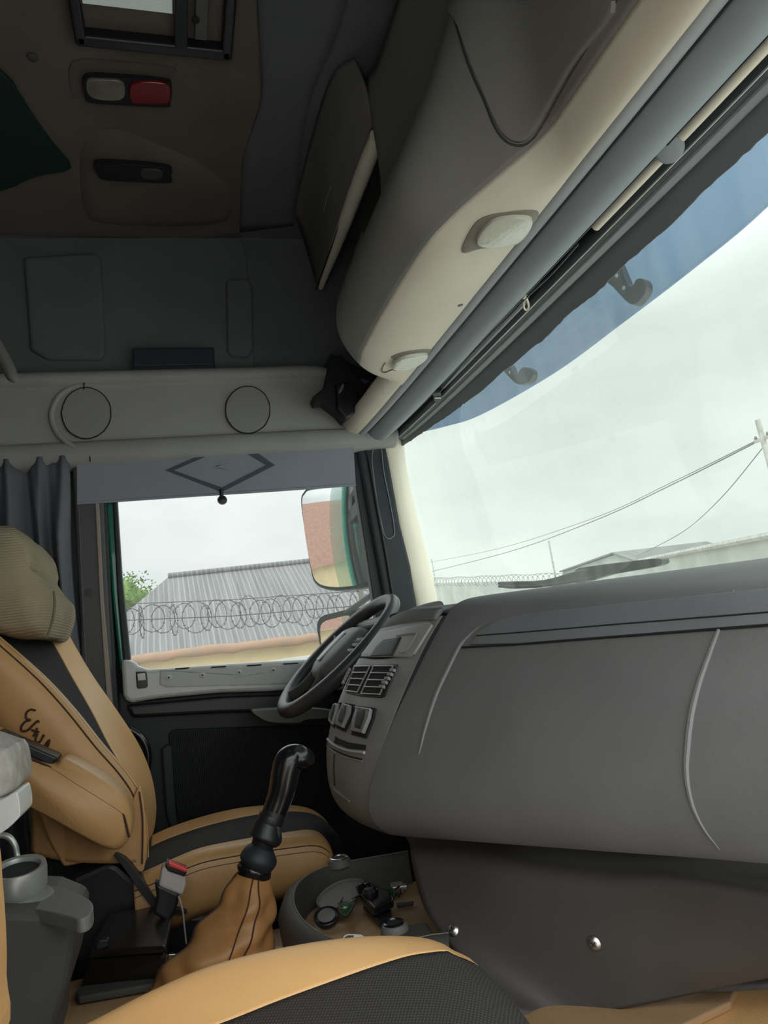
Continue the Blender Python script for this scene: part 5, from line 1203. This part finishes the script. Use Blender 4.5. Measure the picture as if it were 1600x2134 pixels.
best = sorted(range(nj), key=lambda j: abs(proj(g2[6][j])[0]-529)+ (0 if g2[6][j].y < YG else 500))
j0 = best[0]; gline(j0-2); gline(j0+2)
bl = sorted(range(nj), key=lambda j: proj(g2[len(g2)//2][j])[0])[0]; gline(bl-4); gline(bl-1) if g2[3][(bl-1) % nj].y < g2[3][(bl+1) % nj].y else gline(bl+1)
o = prism('gaiter_skirt', spline(PZ([(330, 2075), (380, 2030), (540, 1985), (640, 1978), (700, 2000), (640, 2060), (430, 2110)], .468), 4, True), (0, 0, .006), m_tan, gl, .003)

# black box
bx = thing('black_box', 'glossy black lidded box standing on the tunnel left of the gear lever', 'box', tuple(P(250, 2060, z=.462)))
fz = P(165, 2072, z=.465); YB = fz.y
fl, frr = P(161, 2070, z=.465), P(372, 2046, z=.465); depth = .17
tl, trr = P(187, 1980, y=fl.y), P(343, 1976, y=frr.y); H = (tl.z+trr.z)/2
ybk = P(225, 1909, z=H).y
bm = bmesh.new()
base = [V(fl.x, fl.y, .463), V(frr.x-.02, frr.y, .463), V(frr.x-.02, ybk, .463), V(fl.x+.015, ybk, .463)]
tp4 = [V(tl.x, tl.y, H-.01), V(trr.x, trr.y, H-.01), V(P(362, 1915, z=H).x, ybk, H-.01), V(P(225, 1909, z=H).x, ybk, H-.01)]
A4 = [bm.verts.new(p) for p in base]; B4 = [bm.verts.new(p) for p in tp4]
bm.faces.new(A4); bm.faces.new(B4)
for i in range(4): bm.faces.new((A4[i], A4[(i+1) % 4], B4[(i+1) % 4], B4[i]))
m_bxm = mat('box_black', (.010, .008, .007), .3, bump=(500, .1)); bevel(bm_obj('body', bm, m_bxm, bx, smooth=False), .008)
cc = sum(tp4, Vector())/4; prism('lid', [cc+(p-cc)*1.04 for p in tp4], (0, 0, .012), mat('lid_black', (.014, .012, .011), .25), bx, .005)
prism('latch', [P(a, b, y=fl.y-.008) for a, b in [(205, 1958), (228, 1955), (226, 1975), (200, 1985), (196, 1972)]], (0, .012, 0), m_black, bx, .004)
prism('foot_rail', PZ([(156, 2084), (170, 2070), (380, 2046), (480, 2020), (470, 2040), (360, 2060), (165, 2095)], .464), (0, 0, .012), m_greyd, bx, .004)
tube('wire_clip', [P(352, 1990, y=fl.y), P(372, 1989, y=fl.y), P(372, 1996, y=fl.y), P(354, 1996, y=fl.y)], .0012, m_ring, bx, seg=6)

# cup holder console at the left
YC = -.12
cu = thing('cup_console', 'grey cup holder console with silver ring at the left between the seats', 'cup holder', tuple(P(80, 2100, y=YC)))
ctr = P(38, 1812, y=YC)
k_ = (P(97, 1812, y=YC)-ctr).length
lathe('cup_ring', ctr, (.04, -.20, 1), [(k_*.72, -.05), (k_*.74, -.004), (k_*.80, .003), (k_*.96, .004), (k_, -.002), (k_*.99, -.024), (k_*.95, -.028)], m_ring, cu, seg=40)
lathe('cup_well', ctr, (.04, -.20, 1), [(k_*.73, -.002), (k_*.70, -.06), (0, -.06)], m_matt, cu, seg=32)
lathe('neck', ctr, (.04, -.20, 1), [(k_*.93, -.022), (k_*1.0, -.034), (k_*1.2, -.040)], m_grey, cu, seg=32)
zt = ctr.z-.040
tong = PZ([(-120, 1880), (-60, 1840), (60, 1838), (110, 1845), (150, 1857), (180, 1870), (194, 1885), (188, 1905), (165, 1915), (140, 1908), (80, 1895), (0, 1885)], zt)
prism('top_deck', spline(tong, 4, True), (0, 0, -.016), m_grey, cu, .007)
bod = [P(-120, 1900, y=YC-.05), P(10, 1895, y=YC-.05), P(90, 1898, y=YC-.05), P(158, 1925, y=YC-.05), P(150, 1990, y=YC-.05), P(138, 2060, y=YC-.05), P(110, 2150, y=YC-.05), P(100, 2250, y=YC-.05), P(-120, 2250, y=YC-.05)]
prism('body', bod, (0, .16, 0), m_greyd, cu, .012)
tube('cup_arch', [P(-30, 1740, y=YC+.04), P(12, 1742, y=YC+.04), P(30, 1760, y=YC+.04), P(36, 1785, y=YC+.04), P(42, 1800, y=YC+.03)], .004, m_ring, cu, n=6, seg=10)
o = prism('white_tray_end', spline(PY([(-80, 1690), (0, 1668), (30, 1651), (38, 1660), (42, 1690), (36, 1708), (0, 1738), (-80, 1780)], -.16), 3, True), (0, .08, 0), m_white, bev=.008); tag(o, 'white rounded plastic tray end at the left edge above the cup holder', 'tray')
o = puffy('camo_bag', PY([(-90, 1545), (0, 1556), (14, 1562), (22, 1580), (27, 1620), (24, 1645), (0, 1664), (-90, 1690)], -.14), -.15, .0, m_camo, None, .15, noise_amp=.004, nscale=20); tag(o, 'beige camouflage cloth bag resting on the white tray at the left edge', 'bag')
